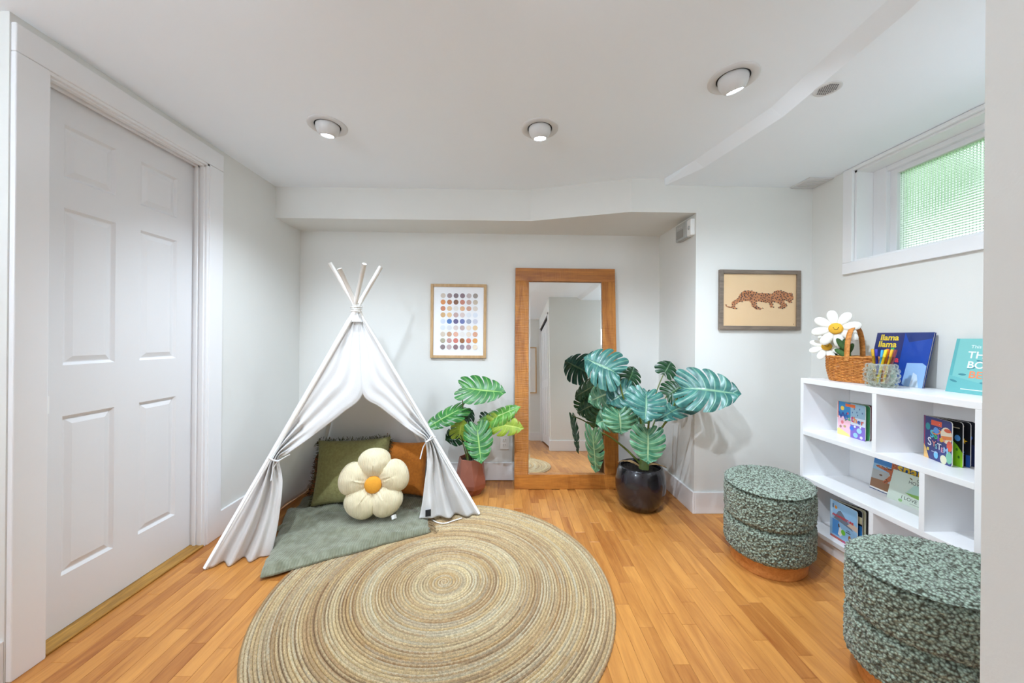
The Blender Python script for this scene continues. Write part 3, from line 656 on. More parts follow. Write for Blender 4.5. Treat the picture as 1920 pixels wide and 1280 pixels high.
for strand in range(3):
    seg = np.floor((s + strand * .31) / .34).astype(int); pick = rs.randint(0, 7, seg.max() + 1); base_ = tones[pick[seg]]
    mixw = np.clip(.5 + 1.1 * band, 0, 1)[:, None]; big = tones[0] * (1 - mixw) + tones[3] * mixw
    c_ = base_ * .5 + big * .5
    for j in ((0, 1), (2,), (3, 4))[strand]: colr[:, j, :3] = c_ * rs.uniform(.74, 1.06, (n, 1))
RUG = thing('jute_rug', 'round braided jute rug on the wooden floor', 'rug', (RUGC[0], RUGC[1], 0))
me = bpy.data.meshes.new('braid'); me.from_pydata(V.reshape(-1, 3).tolist(), [], faces.tolist()); me.materials.append(JUTE)
ca = me.color_attributes.new('Col', 'FLOAT_COLOR', 'POINT'); ca.data.foreach_set('color', colr.reshape(-1)); me.polygons.foreach_set('use_smooth', [True] * len(me.polygons))
o = bpy.data.objects.new('braid', me); link(o, RUG, local=True)
mb = MB(); mb.lathe([(RUGR - .004, .0012), (RUGR - .004, .004), (0, .004)], 96); mb.build('rug_backing', mat('jute_back', rgb(150, 120, 82), .95, var=.2, vscale=90), RUG, local=True)
RZ = .0125

# ------------------------------------------------------------------ teepee
A = Vector((-.88, 2.16, 1.305)); FL_, FR_, BR_, BL_ = Vector((-1.443, 1.784, 0)), Vector((-.152, 2.288, RZ)), Vector((-.5, 2.80, 0)), Vector((-1.44, 2.80, 0))
TP = thing('teepee', 'white canvas play teepee with tied-back front flaps', 'teepee', (-.85, 2.25, 0))
for foot, t, sg_ in ((FL_, 1.2, 1), (FR_, 1.205, 1), (BR_, 1.165, -1), (BL_, 1.185, 1)):
    d = A - foot; off_ = Vector((foot.x - A.x, foot.y - A.y, 0)).normalized() * -.012
    side = Vector((-(foot.y - A.y), foot.x - A.x, 0)).normalized() * .012 * sg_
    path = [foot + Vector((0, 0, .004)), foot + d * .5 + side * .3, A + side, foot + d * t + side * 1.1]
    mb = MB(); mb.tube(path, .0125, 12); mb.build('pole', WHITEPOLE, TP, smooth=True)
pn = (FL_ - A).cross(FR_ - A).normalized()
if pn.y > 0: pn = -pn
def onfront(x, y):
    d = ray(x, y); c = Vector((0, 0, CAMZ)); t = (A - c).dot(pn) / d.dot(pn); return c + d * t
def crm(pts, t):
    n = len(pts) - 1; f = min(max(t * n, 0), n - 1e-6); i = int(f); u = f - i
    p0, p1, p2, p3 = pts[max(i - 1, 0)], pts[i], pts[i + 1], pts[min(i + 2, n)]
    return tuple(.5 * (2 * b + (c - a) * u + (2 * a - 5 * b + 4 * c - d) * u * u + (3 * b - a - 3 * c + d) * u ** 3) for a, b, c, d in zip(p0, p1, p2, p3))
def flap(edge_px, foot, tie_v, sgn, name):
    """rows run down the pole, columns from the pole to the loose edge of the canvas"""
    mb = MB(); nu, nv = 34, 80; P = []; top = A.lerp(foot, .05)
    for i in range(nv + 1):
        v = i / nv; pole = A.lerp(foot, .05 + .95 * v); ex, ey = crm(edge_px, v); e = onfront(ex, ey); row = []
        gather = math.exp(-((v - tie_v) / .11) ** 2)
        for j in range(nu + 1):
            u = j / nu; p = pole.lerp(e, u)
            a = .014 + .034 * max(0, v - .35) ; ph = (3.1 + 1.2 * gather) * u * 2 * PI + 1.7 * sgn + 2.2 * v
            amp = a * math.sin(PI * min(1, u * 1.15)) ** .8 * (1.0 + .5 * gather)
            h = amp * math.sin(ph) + .004 * math.sin(9 * u + 14 * v) + .006 * noise.noise(Vector((u * 5, v * 9, sgn)))
            if v < .42: h = h * .35 + .006 * math.sin(u * PI) - (.010 * math.exp(-((u - 1) / .06) ** 2) if v < .40 else 0)
            sag = -.012 * math.sin(PI * u) * (1 if v < .5 else .4)
            wrap = .016 * math.exp(-(u / .035) ** 2)
            p = p + pn * (h * min(1, u * 6) + sag + .016 * (1 - u) * 0 + wrap)
            if v > .97: p.z = max(p.z, .004)
            row.append(p)
        P.append(row)
    mb.grid(P); return mb.build(name, WHITEFAB, TP, smooth=True, solid=.002)
eL = [(674, 588), (677, 660), (680, 738), (640, 776), (585, 818), (540, 850), (524, 862), (530, 905), (524, 965), (516, 1010), (508, 1042)]
eR = [(670, 588), (675, 660), (680, 738), (715, 765), (757, 798), (786, 818), (797, 827), (801, 865), (796, 905), (791, 945), (786, 972)]
flap(eL, FL_, .58, -1, 'front_flap'); flap(eR, FR_, .6, 1, 'front_flap')
def side(a, b, name, bulge, amp=.008):
    mb = MB(); nu, nv = 26, 34; P = []; nn = (a - A).cross(b - A).normalized(); c = (FL_ + FR_ + BR_ + BL_) / 4
    if nn.dot((a + b) / 2 - c) < 0: nn = -nn
    for i in range(nv + 1):
        v = .05 + .95 * i / nv; p0, p1 = A.lerp(a, v), A.lerp(b, v); row = []
        for j in range(nu + 1):
            u = j / nu; p = p0.lerp(p1, u)
            p = p + nn * (bulge * math.sin(PI * u) * v + amp * math.sin(u * 17 + v * 3) * math.sin(PI * u) * v + .015 * (1 - abs(2 * u - 1)) ** 0 * (math.exp(-(u / .05) ** 2) + math.exp(-((u - 1) / .05) ** 2)))
            p.z = max(p.z, .003); p.y = min(p.y, YB - .02); p.x = max(p.x, XL + .02)
            row.append(p)
        P.append(row)
    mb.grid(P); mb.build(name, WHITEFAB, TP, smooth=True, solid=.002)
side(FL_, BL_, 'side_canvas', .01); side(FR_, BR_, 'side_canvas', .035); side(BL_, BR_, 'back_canvas', .012)
# rope round the crossing, tie tapes, loose cord
mb = MB()
for kk, (z, r) in enumerate(((1.312, .03), (1.300, .029), (1.288, .03))): mb.tube([A + Vector((r * math.cos(t), r * math.sin(t), z - A.z)) for t in [q * 2 * PI / 20 for q in range(21)]], .0035, 6)
mb.build('lashing', WHITEPOLE, TP, smooth=True)
mb = MB(); P = []
for i in range(9):
    v = i / 8; z = 1.225 + .092 * v; r = .036 - .018 * math.sin(v * PI / 2 * 1.05) + (.012 * max(0, v - .78) * 4.5)
    P.append([Vector((A.x + (r + (.002 + .004 * v) * math.sin(7 * t + i * .4)) * math.cos(t), A.y + (r + (.002 + .004 * v) * math.sin(7 * t + i * .4)) * math.sin(t), z + .006 * v * math.sin(3 * t))) for t in [q * 2 * PI / 42 for q in range(42)]])
mb.grid(P, closev=True); mb.build('canvas_collar', WHITEFAB, TP, smooth=True)
for px, py, sg in ((524, 862, -1), (797, 827, 1)):
    c = onfront(px, py) + pn * .02; foot = FL_ if sg < 0 else FR_
    pt = min((A.lerp(foot, q / 50) for q in range(51)), key=lambda q: (q - c).length)
    mb = MB(); mb.tube([c + pn * .012, c.lerp(pt, .5) + pn * .03, pt + pn * .022, pt - pn * .02, c.lerp(pt, .5) - pn * .03, c - pn * .02, c + pn * .012], .0045, 6)
    mb.tube([c + pn * .015, c + Vector((-.02, 0, -.03)) + pn * .03, c + Vector((-.035, 0, -.10)) + pn * .02], .0035, 6)
    mb.tube([c + pn * .015, c + Vector((.03, 0, .02)) + pn * .03, c + Vector((.06, 0, .035)) + pn * .01], .0035, 6)
    mb.build('tie_tape', WHITEFAB, TP, smooth=True)
mb = MB(); pts = [at(796, 957, Z=.035), at(801, 966, Z=.02), at(815, 977, Z=RZ + .004), at(832, 981, Z=RZ + .004), at(850, 976, Z=RZ + .004), at(866, 971, Z=RZ + .006)]
mb.tube([Vector(crm([tuple(p) for p in pts], q / 24)) for q in range(25)], .0035, 6); mb.build('loose_cord', WHITEPOLE, TP, smooth=True)
mb = MB(); c = onfront(802, 960) + pn * .014; mb.box(-.016, .016, -.001, .001, -.02, .02, Matrix.Translation(c) @ Matrix.Rotation(.35, 4, 'Z')); o = mb.build('care_label', mat('black_label', rgb(28, 30, 34), .6), TP); tag(o, 'small black sewn-in label')

# ------------------------------------------------------------------ throw blanket
def noise2(x, y, s=1., o=0.): return noise.noise(Vector((x * s, y * s, o)))
BK = thing('throw_blanket', 'folded sage green ribbed throw blanket on the floor in the teepee opening', 'blanket', (-.85, 2.05, 0))
def blanket(c4, z, th_, name, seed):
    a, b, c, d = [Vector(q) for q in c4]; mb = MB(); nu, nv = 70, 30; top = []; bot = []
    for i in range(nv + 1):
        v = i / nv; r1 = []; r2 = []
        for j in range(nu + 1):
            u = j / nu; p = a.lerp(b, u).lerp(d.lerp(c, u), v)
            e = min(u, 1 - u, 9) * (a - b).length; ev = v * (a - d).length
            rim = 1 - math.exp(-(min(e, 9) / .02) ** 1.0) ; rv = (1 - (1 - min(1, ev / th_)) ** 2) ** .5 if ev < th_ else 1
            h = th_ * (.25 + .75 * rv) * (.35 + .65 * rim) + .012 * noise2(p.x, p.y, 6, seed) * rv + .006 * noise2(p.x, p.y, 16, seed + 4) * rv + .010 * max(0, math.sin(9 * u + 7 * v + seed)) ** 3 * rv
            p = p + Vector((.008 * noise2(u, v, 9, seed), .010 * noise2(u + 5, v, 7, seed), 0))
            r1.append(Vector((p.x, p.y, z + max(h, .004)))); r2.append(Vector((p.x, p.y, z)))
        top.append(r1); bot.append(r2)
    mb.grid(top); mb.grid([list(reversed(r)) for r in bot])
    mb.grid([top[0][::-1], bot[0][::-1]]); mb.grid([bot[-1], top[-1]][::-1]); mb.grid([[r[0] for r in top], [r[0] for r in bot]]); mb.grid([[r[-1] for r in bot], [r[-1] for r in top]])
    return mb.build(name, SAGE, BK, smooth=True)
blanket([(-1.12, 1.690, 0), (-.412, 2.082, 0), (-.49, 2.33, 0), (-1.36, 2.30, 0)], RZ + .001, .034, 'top_layer', 1)
blanket([(-1.30, 2.10, 0), (-.50, 2.20, 0), (-.48, 2.56, 0), (-1.36, 2.52, 0)], RZ + .001, .028, 'back_layer', 8)
mb = MB()
for q in range(46):
    v = q / 45; p = Vector((-.412, 2.082, 0)).lerp(Vector((-.52, 2.39, 0)), v); L_ = rnd.uniform(.02, .045)
    mb.tube([p + Vector((-.01, 0, RZ + .016)), p + Vector((L_ * .5, rnd.uniform(-.012, .012), RZ + .012)), p + Vector((L_, rnd.uniform(-.02, .02), RZ + .004))], .0022, 4)
o = mb.build('fringe', mat('brown_fringe', rgb(150, 126, 92), .95, var=.3, vscale=60), BK, smooth=True); o['kind'] = 'stuff'

# ------------------------------------------------------------------ cushions
def cushion(name, label, c, w_, h_, t_, yaw, lean, m_, fringe=None, roll=0):
    R_ = Matrix.Rotation(yaw, 3, 'Z') @ Matrix.Rotation(lean, 3, 'X') @ Matrix.Rotation(roll, 3, 'Y')
    r = thing(name, label, 'cushion', c, R_); mb = MB(); n = 36
    for sd in (-1, 1):
        P = []
        for i in range(n + 1):
            row = []
            for j in range(n + 1):
                u, v = j / n * 2 - 1, i / n * 2 - 1
                pin = 1 - .07 * (1 - abs(u) ** 2) * abs(v) ** 4; pin2 = 1 - .07 * (1 - abs(v) ** 2) * abs(u) ** 4
                th_ = t_ / 2 * ((1 - u ** 4) * (1 - v ** 4)) ** .55
                th_ += .006 * noise2(u, v, 2.4, w_ * 9 + sd) * (1 - max(abs(u), abs(v)) ** 4)
                row.append((u * w_ / 2 * pin2, sd * th_, h_ / 2 + v * h_ / 2 * pin))
            P.append(row if sd < 0 else row[::-1])
        mb.grid(P)
    mb.build('cushion_cover', m_, r, smooth=True, local=True)
    if fringe:
        mb = MB()
        for q in range(520):
            t = rnd.uniform(0, 4); e = int(t); f = (t - e) * 2 - 1; pin = 1 - .07 * (1 - f * f)
            p, d = [((f, -pin), (0, -1)), ((pin, f), (1, 0)), ((f, pin), (0, 1)), ((-pin, f), (-1, 0))][e]
            p0 = Vector((p[0] * w_ / 2, rnd.uniform(-.004, .004), h_ / 2 + p[1] * h_ / 2)); L_ = rnd.uniform(.008, .02)
            mid = p0 + Vector((d[0] * L_ * .5 + rnd.uniform(-.006, .006), rnd.uniform(-.006, .006), d[1] * L_ * .5 + rnd.uniform(-.006, .006)))
            mb.tube([p0, mid, p0 + Vector((d[0] * L_ + rnd.uniform(-.012, .012), rnd.uniform(-.012, .012), d[1] * L_ + rnd.uniform(-.012, .012)))], .0013, 3)
        o = mb.build('fringe', fringe, r, local=True); o['kind'] = 'stuff'
    return r
FRD = mat('dark_olive_fringe', rgb(92, 90, 56), .95, var=.3, vscale=60)
cushion('olive_cushion', 'square olive green fringed cushion leaning inside the teepee', (-.99, 2.345, .055), .48, .41, .14, .06, -.36, OLIVE, FRD, roll=-.04)
cushion('rust_cushion', 'plain rust orange cushion at the mirror side of the teepee', (-.685, 2.465, .055), .32, .36, .10, -.1, -.2, RUST)
cushion('terracotta_cushion', 'dark terracotta woven cushion peeking out behind the olive cushion', (-1.125, 2.505, .045), .40, .27, .08, .06, -.3, TERRA, mat('rust_fringe', rgb(110, 60, 36), .95, var=.3, vscale=60))
# flower cushion
FC = thing('flower_cushion', 'cream corduroy daisy-shaped cushion with a mustard centre', 'cushion', (-.768, 2.165, .258), Matrix.Rotation(.12, 3, 'Z') @ Matrix.Rotation(-.22, 3, 'X'))
for q in range(5):
    ang = math.radians(92 + 72 * q); mb = MB(); n, k = 40, 18; P = []
    for i in range(k + 1):
        ph = -PI / 2 + PI * i / k; row = []
        for j in range(n):
            t = 2 * PI * j / n; x, z = math.cos(t), math.sin(t)
            r_ = math.cos(ph); y = math.sin(ph)
            X = .110 + r_ * x * .098; Z = r_ * z * (.094 + .022 * x); pinch = 1 / (1 + math.exp(-(X - .055) / .018))
            fold = 1 + .22 * math.sin(z * 22 * r_ + q) * max(0, 1 - X / .15)
            Yv = y * .062 * (.30 + .70 * pinch) * fold + .004 * noise2(x * r_, z * r_, 3, q)
            row.append((X * math.cos(ang) - Z * math.sin(ang), Yv, X * math.sin(ang) + Z * math.cos(ang)))
        P.append(row)
    mb.grid(P, closev=True); mb.build('petal', CREAMCORD, FC, smooth=True, local=True)
mb = MB(); mb.lathe([(0, .020), (.024, .019), (.040, .014), (.048, .004), (.049, -.006)], 32, M=Matrix.Translation((0, -.030, 0)) @ Matrix.Rotation(PI / 2, 4, 'X')); mb.build('centre', MUSTARD, FC, smooth=True, local=True)
mb = MB(); mb.grid([[(.112 + .03 * u + .005 * v, -.030 - .02 * u * u, -.175 - .022 * v + .012 * u) for u in (0, .5, 1)] for v in (0, .5, 1)]); mb.build('care_tag', WPLAST, FC, local=True, solid=.0006)

# ------------------------------------------------------------------ plants
HALF = [(0.02, .0), (-.07, .18), (-.13, .44), (-.09, .76), (.08, .98), (.30, 1.04), (.52, .96), (.72, .76), (.90, .44), (1.0, .0)]
def make_leaf(base_, tip, nrm, width, lobes=6, gap=.2, s0=.38, droop=.18, cup=.15, seed=0, wav=.05):
    base_, tip = Vector(base_), Vector(tip); ax = tip - base_; L_ = ax.length; ax = ax / L_; nrm = Vector(nrm)
    nrm = (nrm - ax * nrm.dot(ax)).normalized(); sdv = nrm.cross(ax); mb = MB(); rs_ = random.Random(seed); hw_ = width / 2
    def mid(t): return Vector((L_ * t, 0, 0))
    for sd in (-1, 1):
        for li in range(lobes):
            ta, tb = li / lobes, (li + 1) / lobes; tc = (ta + tb) / 2; nt_, ns = 6, 8; P = []
            g_ = gap * rs_.uniform(.7, 1.25) * (0.25 if li == lobes - 1 else 1); s0_ = s0 + rs_.uniform(-.08, .10)
            for i in range(ns + 1):
                s_ = i / ns; row = []
                for j in range(nt_ + 1):
                    lc = j / nt_ * 2 - 1; k_ = 1 - g_ * max(0, (s_ - s0_) / (1 - s0_)) ** .55
                    t = tc + (tb - ta) / 2 * lc * k_; o = crm(HALF, t)
                    se = s_ * (1 - .05 * lc ** 6 * (s_ > .9) + .02 * math.sin(23 * t + seed)); m_ = mid(.03 + .93 * t ** 1.15)
                    x = m_.x * (1 - se) + o[0] * L_ * se + L_ * .05 * math.sin(PI * se) * (1 if t > .2 else -.3); y = o[1] * hw_ * se
                    z = cup * y * (1 if y < 0 else 1) - .9 * cup * y * y / hw_ - droop * L_ * max(0, x / L_) ** 2 + wav * hw_ * math.cos(lc * PI / 2) * s_ * .8 + .03 * hw_ * math.sin(7 * t + seed)
                    z -= droop * .5 * L_ * (se ** 2) * (y / hw_) ** 2
                    row.append(base_ + ax * x + sdv * (y * sd) + nrm * z); mb.uv.append((lc * .5 + .5, s_))
                P.append(row)
            if sd < 0: P2 = P
            else: P2 = P
            mb.grid(P2)
    return mb
def stem_path(a, b, bow, n=12):
    a, b, bow = Vector(a), Vector(b), Vector(bow)
    return [a * (1 - t) ** 2 + bow * 2 * t * (1 - t) + b * t * t for t in [i / n for i in range(n + 1)]]
# small plant in the copper pot
SP = thing('potted_plant', 'small bright green monstera in a copper pot behind the teepee', 'plant', (-.232, 2.64, 0))
mb = MB(); n = 7; pr = [(.072, 0), (.112, .055), (.118, .085), (.090, .262), (.083, .262), (.082, .235), (.0, .235)]; P = []
for r, z in pr: P.append([(r * math.cos(q * 2 * PI / n + .3 + (.22 if .03 < z < .2 else 0)), r * math.sin(q * 2 * PI / n + .3 + (.22 if .03 < z < .2 else 0)), z) for q in range(n)])
mb.grid(P[:6], closev=True); mb.poly(P[0][::-1]); pot = mb.build('pot', COPPER, SP, bevel=.004, local=True)
mb = MB(); mb.lathe([(.082, .235), (.04, .24), (0, .241)], 20); mb.build('soil', SOIL, SP, local=True)
crown = Vector((-.232, 2.64, .24))
def pl_leaf(root, mat_, bpx, bY, tpx, tY, nrm, wpx, seed, stem=None, stemmat=None, sroot=None, bow=None, **kw):
    b_ = at(bpx[0], bpx[1], Y=bY); t_ = at(tpx[0], tpx[1], Y=tY); wid = wpx * (bY + tY) / 2 / F
    make_leaf(b_, t_, nrm, wid, seed=seed, **kw).build('leaf', mat_, root, smooth=True)
    if sroot is not None:
        bw = bow if bow is not None else (Vector(sroot) * .45 + b_ * .55 + Vector((0, 0, .06)))
        mb = MB(); pa = stem_path(sroot, b_, bw); mb.tube(pa, [stem * (1 - .45 * i / 12) for i in range(13)], 7); mb.build('petiole', stemmat or STEMG, root, smooth=True)
c0 = lambda dx, dy: crown + Vector((dx, dy, 0))
UPC = (0, -.85, .55)
pl_leaf(SP, LEAFG, (866, 727), 2.60, (946, 734), 2.52, (-.05, -.8, .6), 60, 1, .006, STEMG, c0(-.02, -.01), Vector((-.29, 2.60, .56)), droop=.05, cup=.1, lobes=7, gap=.22)
pl_leaf(SP, LEAFG, (868, 764), 2.60, (797, 797), 2.42, (-.1, -.72, .7), 42, 2, .0055, STEMG, c0(-.025, 0), droop=.15, lobes=7, gap=.24)
pl_leaf(SP, LEAFD, (866, 792), 2.68, (886, 768), 2.72, (.1, -.95, .2), 34, 3, .005, STEMD, c0(0, .02), lobes=5)
pl_leaf(SP, LEAFY, (861, 820), 2.58, (866, 784), 2.55, (0, -1, -.2), 38, 4, .005, STEMG, c0(-.03, 0), droop=-.05, lobes=5)
pl_leaf(SP, LEAFD, (862, 815), 2.68, (838, 822), 2.60, (-.2, -.9, .4), 38, 5, .005, STEMD, c0(-.02, .02), lobes=5)
pl_leaf(SP, LEAFG, (894, 797), 2.55, (902, 866), 2.42, (.05, -.95, .35), 54, 6, .0065, STEMD, c0(.015, -.02), droop=.1, lobes=7, gap=.2)
pl_leaf(SP, LEAFL, (903, 795), 2.62, (964, 758), 2.50, (-.1, -.75, .65), 40, 7, .006, STEMD, c0(.02, 0), droop=.22, lobes=7, gap=.18)
pl_leaf(SP, LEAFY, (918, 792), 2.58, (979, 802), 2.48, (.05, -.92, .25), 42, 8, .005, STEMG, c0(.03, 0), droop=.1, lobes=6, gap=.25)
pl_leaf(SP, LEAFD, (905, 790), 2.66, (922, 782), 2.66, (.1, -.9, .4), 34, 9, .005, STEMD, c0(.02, .02), lobes=5)
for dx, dy, h_ in ((-.005, -.01, .16), (.012, .0, .2), (.02, -.012, .18)):
    mb = MB(); mb.tube(stem_path(c0(dx, dy), c0(dx * 1.6 - .01, dy - .02) + Vector((0, 0, h_)), c0(dx - .012, dy) + Vector((0, 0, h_ * .5))), .0075, 8); mb.build('stem', STEMD, SP, smooth=True)
# big plant in the black pot
BX, BY = .935, 2.42
BP = thing('potted_plant', 'large blue-green monstera in a glossy black pot beside the mirror', 'plant', (BX, BY, 0))
mb = MB(); mb.lathe([(0, 0), (.095, 0), (.112, .008), (.145, .06), (.163, .13), (.164, .18), (.152, .245), (.141, .275), (.136, .282), (.130, .28), (.127, .262), (.128, .25)], 48); mb.build('pot', BLACKPOT, BP, smooth=True, local=True)
mb = MB(); mb.lathe([(.129, .252), (.08, .258), (0, .262)], 28); mb.build('soil', SOIL, BP, local=True)
mb = MB()
for q in range(420):
    a_, r_ = rnd.random() * 6.28, .125 * math.sqrt(rnd.random()); p = Vector((r_ * math.cos(a_), r_ * math.sin(a_), .262 - r_ * .06)); z_ = rnd.uniform(.002, .0045)
    mb.add([p + Vector((z_, 0, 0)), p + Vector((-z_ * .6, z_, 0)), p + Vector((-z_ * .6, -z_, 0)), p + Vector((0, 0, z_))], [(0, 1, 3), (1, 2, 3), (2, 0, 3)])
o = mb.build('gravel', SOIL, BP, local=True); o['kind'] = 'stuff'
for a_, L_ in ((2.75, .15), (2.55, .11), (-.35, .16), (-.15, .13)):
    mb = MB(); d = Vector((math.cos(a_), math.sin(a_), 0)); sd = Vector((-d.y, d.x, 0)); P = []
    for i in range(8):
        t = i / 7; c = Vector((0, -.01, .27)) + d * (L_ * t) + Vector((0, 0, .03 * math.sin(t * 2.6))); P.append([c + sd * (.012 * (1 - t * .6)), c + Vector((0, 0, .004)), c - sd * (.012 * (1 - t * .6))])
    mb.grid(P); mb.build('dry_husk', RAFFIA, BP, smooth=True, local=True, solid=.001)
cr = Vector((BX + .02, BY - .01, .26))
mb = MB(); mb.tube([cr, cr + Vector((.006, -.005, .09)), cr + Vector((.012, 0, .17))], [.034, .03, .022], 14); mb.build('trunk', STEMG, BP, smooth=True)
ct = cr + Vector((.012, 0, .14))
kw = dict(lobes=7, gap=.2, wav=.10)
pl_leaf(BP, LEAFB, (1276, 727), 2.16, (1388, 735), 2.02, (.05, -.86, .5), 92, 11, .008, STEMG, ct, Vector((1.08, 2.30, .60)), droop=.06, **kw)
pl_leaf(BP, LEAFB, (1160, 702), 2.36, (1098, 668), 2.40, (-.05, -.86, .5), 86, 12, .008, STEMG, ct, Vector((.80, 2.38, .66)), droop=.1, **kw)
pl_leaf(BP, LEAFV, (1166, 728), 2.46, (1102, 748), 2.50, (-.3, -.75, .55), 66, 13, .007, STEMG, ct, droop=.2, **kw)
pl_leaf(BP, LEAFB, (1186, 728), 2.42, (1140, 752), 2.36, (-.1, -.75, .65), 62, 14, .007, STEMG, ct, droop=.15, **kw)
pl_leaf(BP, LEAFD, (1176, 722), 2.50, (1190, 688), 2.52, (.3, -.9, .2), 50, 15, .006, STEMG, ct, droop=.1, **kw)
pl_leaf(BP, LEAFB, (1212, 733), 2.20, (1212, 786), 2.06, (0, -.80, .6), 74, 16, .008, STEMG, ct, Vector((.97, 2.32, .68)), droop=.12, **kw)
pl_leaf(BP, LEAFV, (1160, 768), 2.30, (1166, 812), 2.24, (-.05, -.92, .35), 64, 17, .007, STEMG, ct, Vector((.86, 2.36, .56)), droop=.12, **kw)
pl_leaf(BP, LEAFV, (1172, 776), 2.40, (1118, 792), 2.42, (-.1, -.9, .4), 58, 23, .006, STEMG, ct, droop=.15, **kw)
pl_leaf(BP, LEAFV, (1214, 804), 2.18, (1217, 868), 2.10, (.0, -.95, .3), 68, 18, .007, STEMG, ct, Vector((.97, 2.24, .52)), droop=.08, **kw)
pl_leaf(BP, LEAFV, (1112, 806), 2.40, (1114, 886), 2.44, (-.75, -.45, .3), 50, 19, .008, STEMG, cr + Vector((-.02, 0, .03)), Vector((.74, 2.40, .50)), droop=.06, **kw)
pl_leaf(BP, LEAFD, (1244, 702), 2.50, (1258, 678), 2.50, (.1, -.9, .45), 42, 20, .006, STEMG, ct, Vector((1.02, 2.46, .72)), droop=.1, lobes=5)
pl_leaf(BP, LEAFD, (1250, 742), 2.44, (1278, 722), 2.40, (.1, -.7, .7), 50, 21, .006, STEMG, ct, droop=.15, **kw)
pl_leaf(BP, LEAFB, (1300, 752), 2.26, (1232, 782), 2.14, (.15, -.45, .88), 44, 22, .007, STEMG, ct, Vector((1.1, 2.36, .64)), droop=.1, **kw)
pl_leaf(BP, LEAFV, (1208, 795), 2.42, (1190, 770), 2.46, (.1, -.9, .3), 44, 24, .006, STEMG, ct, droop=.1, **kw)

# ------------------------------------------------------------------ bookshelf
SX0, SX1, SY0, SY1 = 1.735, 2.015, 1.262, 2.058
BS = thing('bookshelf', 'low white open bookshelf against the window wall', 'bookshelf', ((SX0 + SX1) / 2, (SY0 + SY1) / 2, 0))
def bpart(name, *q):
    mb = MB(); mb.box(*q); return mb.build(name, SHELFM, BS, bevel=.0015)
bpart('top_board', SX0, SX1, SY0, SY1, .892, .92)
bpart('side_panel', SX0, SX1, SY1 - .02, SY1, 0, .892); bpart('side_panel', SX0, SX1, SY0, SY0 + .02, 0, .892)
for z in (.62, .357, .088): bpart('shelf_board', SX0, SX1 - .006, SY0 + .02, SY1 - .02, z - .025, z)
bpart('divider', SX0, SX1 - .006, 1.632, 1.652, .62, .892); bpart('divider', SX0, SX1 - .006, 1.438, 1.458, .357, .595); bpart('divider', SX0, SX1 - .006, 1.642, 1.662, .088, .332)
bpart('plinth_board', SX0 + .012, SX0 + .03, SY0 + .02, SY1 - .02, 0, .063); bpart('back_panel', SX1 - .006, SX1, SY0 + .02, SY1 - .02, .063, .892)

# ------------------------------------------------------------------ books
def frame_from(bl, br, tl):
    """matrix: x along the bottom edge as read, y up the cover, z out towards the reader"""
    bl, br, tl = Vector(bl), Vector(br), Vector(tl); X = (br - bl).normalized(); Y_ = tl - bl; Y_ = (Y_ - X * Y_.dot(X)).normalized(); Z = X.cross(Y_)
    return Matrix(((X.x, Y_.x, Z.x, bl.x), (X.y, Y_.y, Z.y, bl.y), (X.z, Y_.z, Z.z, bl.z), (0, 0, 0, 1)))
def book(name, label, M_, w_, h_, t_, cover, art, pages=None):
    r = thing(name, label, 'book', M_.translation, M_.to_3x3()); cm = mat(name + '_cover', rgb(*cover), .3, var=.04, vscale=10)
    mb = MB(); mb.box(0, w_, 0, h_, -.002, 0); f = mb.build('front_cover', cm, r, local=True)
    mb = MB(); mb.box(0, w_, 0, h_, -t_, -t_ + .002); mb.build('back_cover', cm, r, local=True)
    mb = MB(); mb.box(0, .002, 0, h_, -t_ + .002, -.002); mb.build('spine', cm, r, local=True)
    mb = MB(); mb.box(.002, w_ - .003, .003, h_ - .003, -t_ + .002, -.002); mb.build('page_block', CARD, r, local=True)
    art_mesh(art, .0002).build('cover_print', PRINT, f, local=True); return r
def fan_book(name, label, M_, w_, h_, cover, art, boards):
    """board book standing open like a fan; boards = (angle, colour, art)"""
    r = thing(name, label, 'book', M_.translation, M_.to_3x3())
    for i, (ang, colr_, ar) in enumerate([(0, cover, art)] + boards):
        R_ = Matrix.Rotation(ang, 4, 'Y') @ Matrix.Translation((0, 0, -.0035 * i))
        mb = MB(); cs = [(0, 0), (w_ - .01, 0), (w_ - .003, .003), (w_, .01), (w_, h_ - .01), (w_ - .003, h_ - .003), (w_ - .01, h_), (0, h_)]
        mb.prism(cs, -.0032, 0); p = mb.build('front_cover' if i == 0 else 'board_page', CARD, r, local=True, basis=R_)
        bgp = [((colr_), [(x_ * .998 + .0001, y_ * .998 + .0001) for x_, y_ in cs])]
        art_mesh(bgp + ar, .0002).build('cover_print' if i == 0 else 'page_print', PRINT, p, local=True)
    mb = MB(); mb.box(-.002, .002, 0, h_, -.0035 * (len(boards) + 1), .0005); mb.build('spine', mat(name + '_spine', rgb(*cover), .4), r, local=True); return r
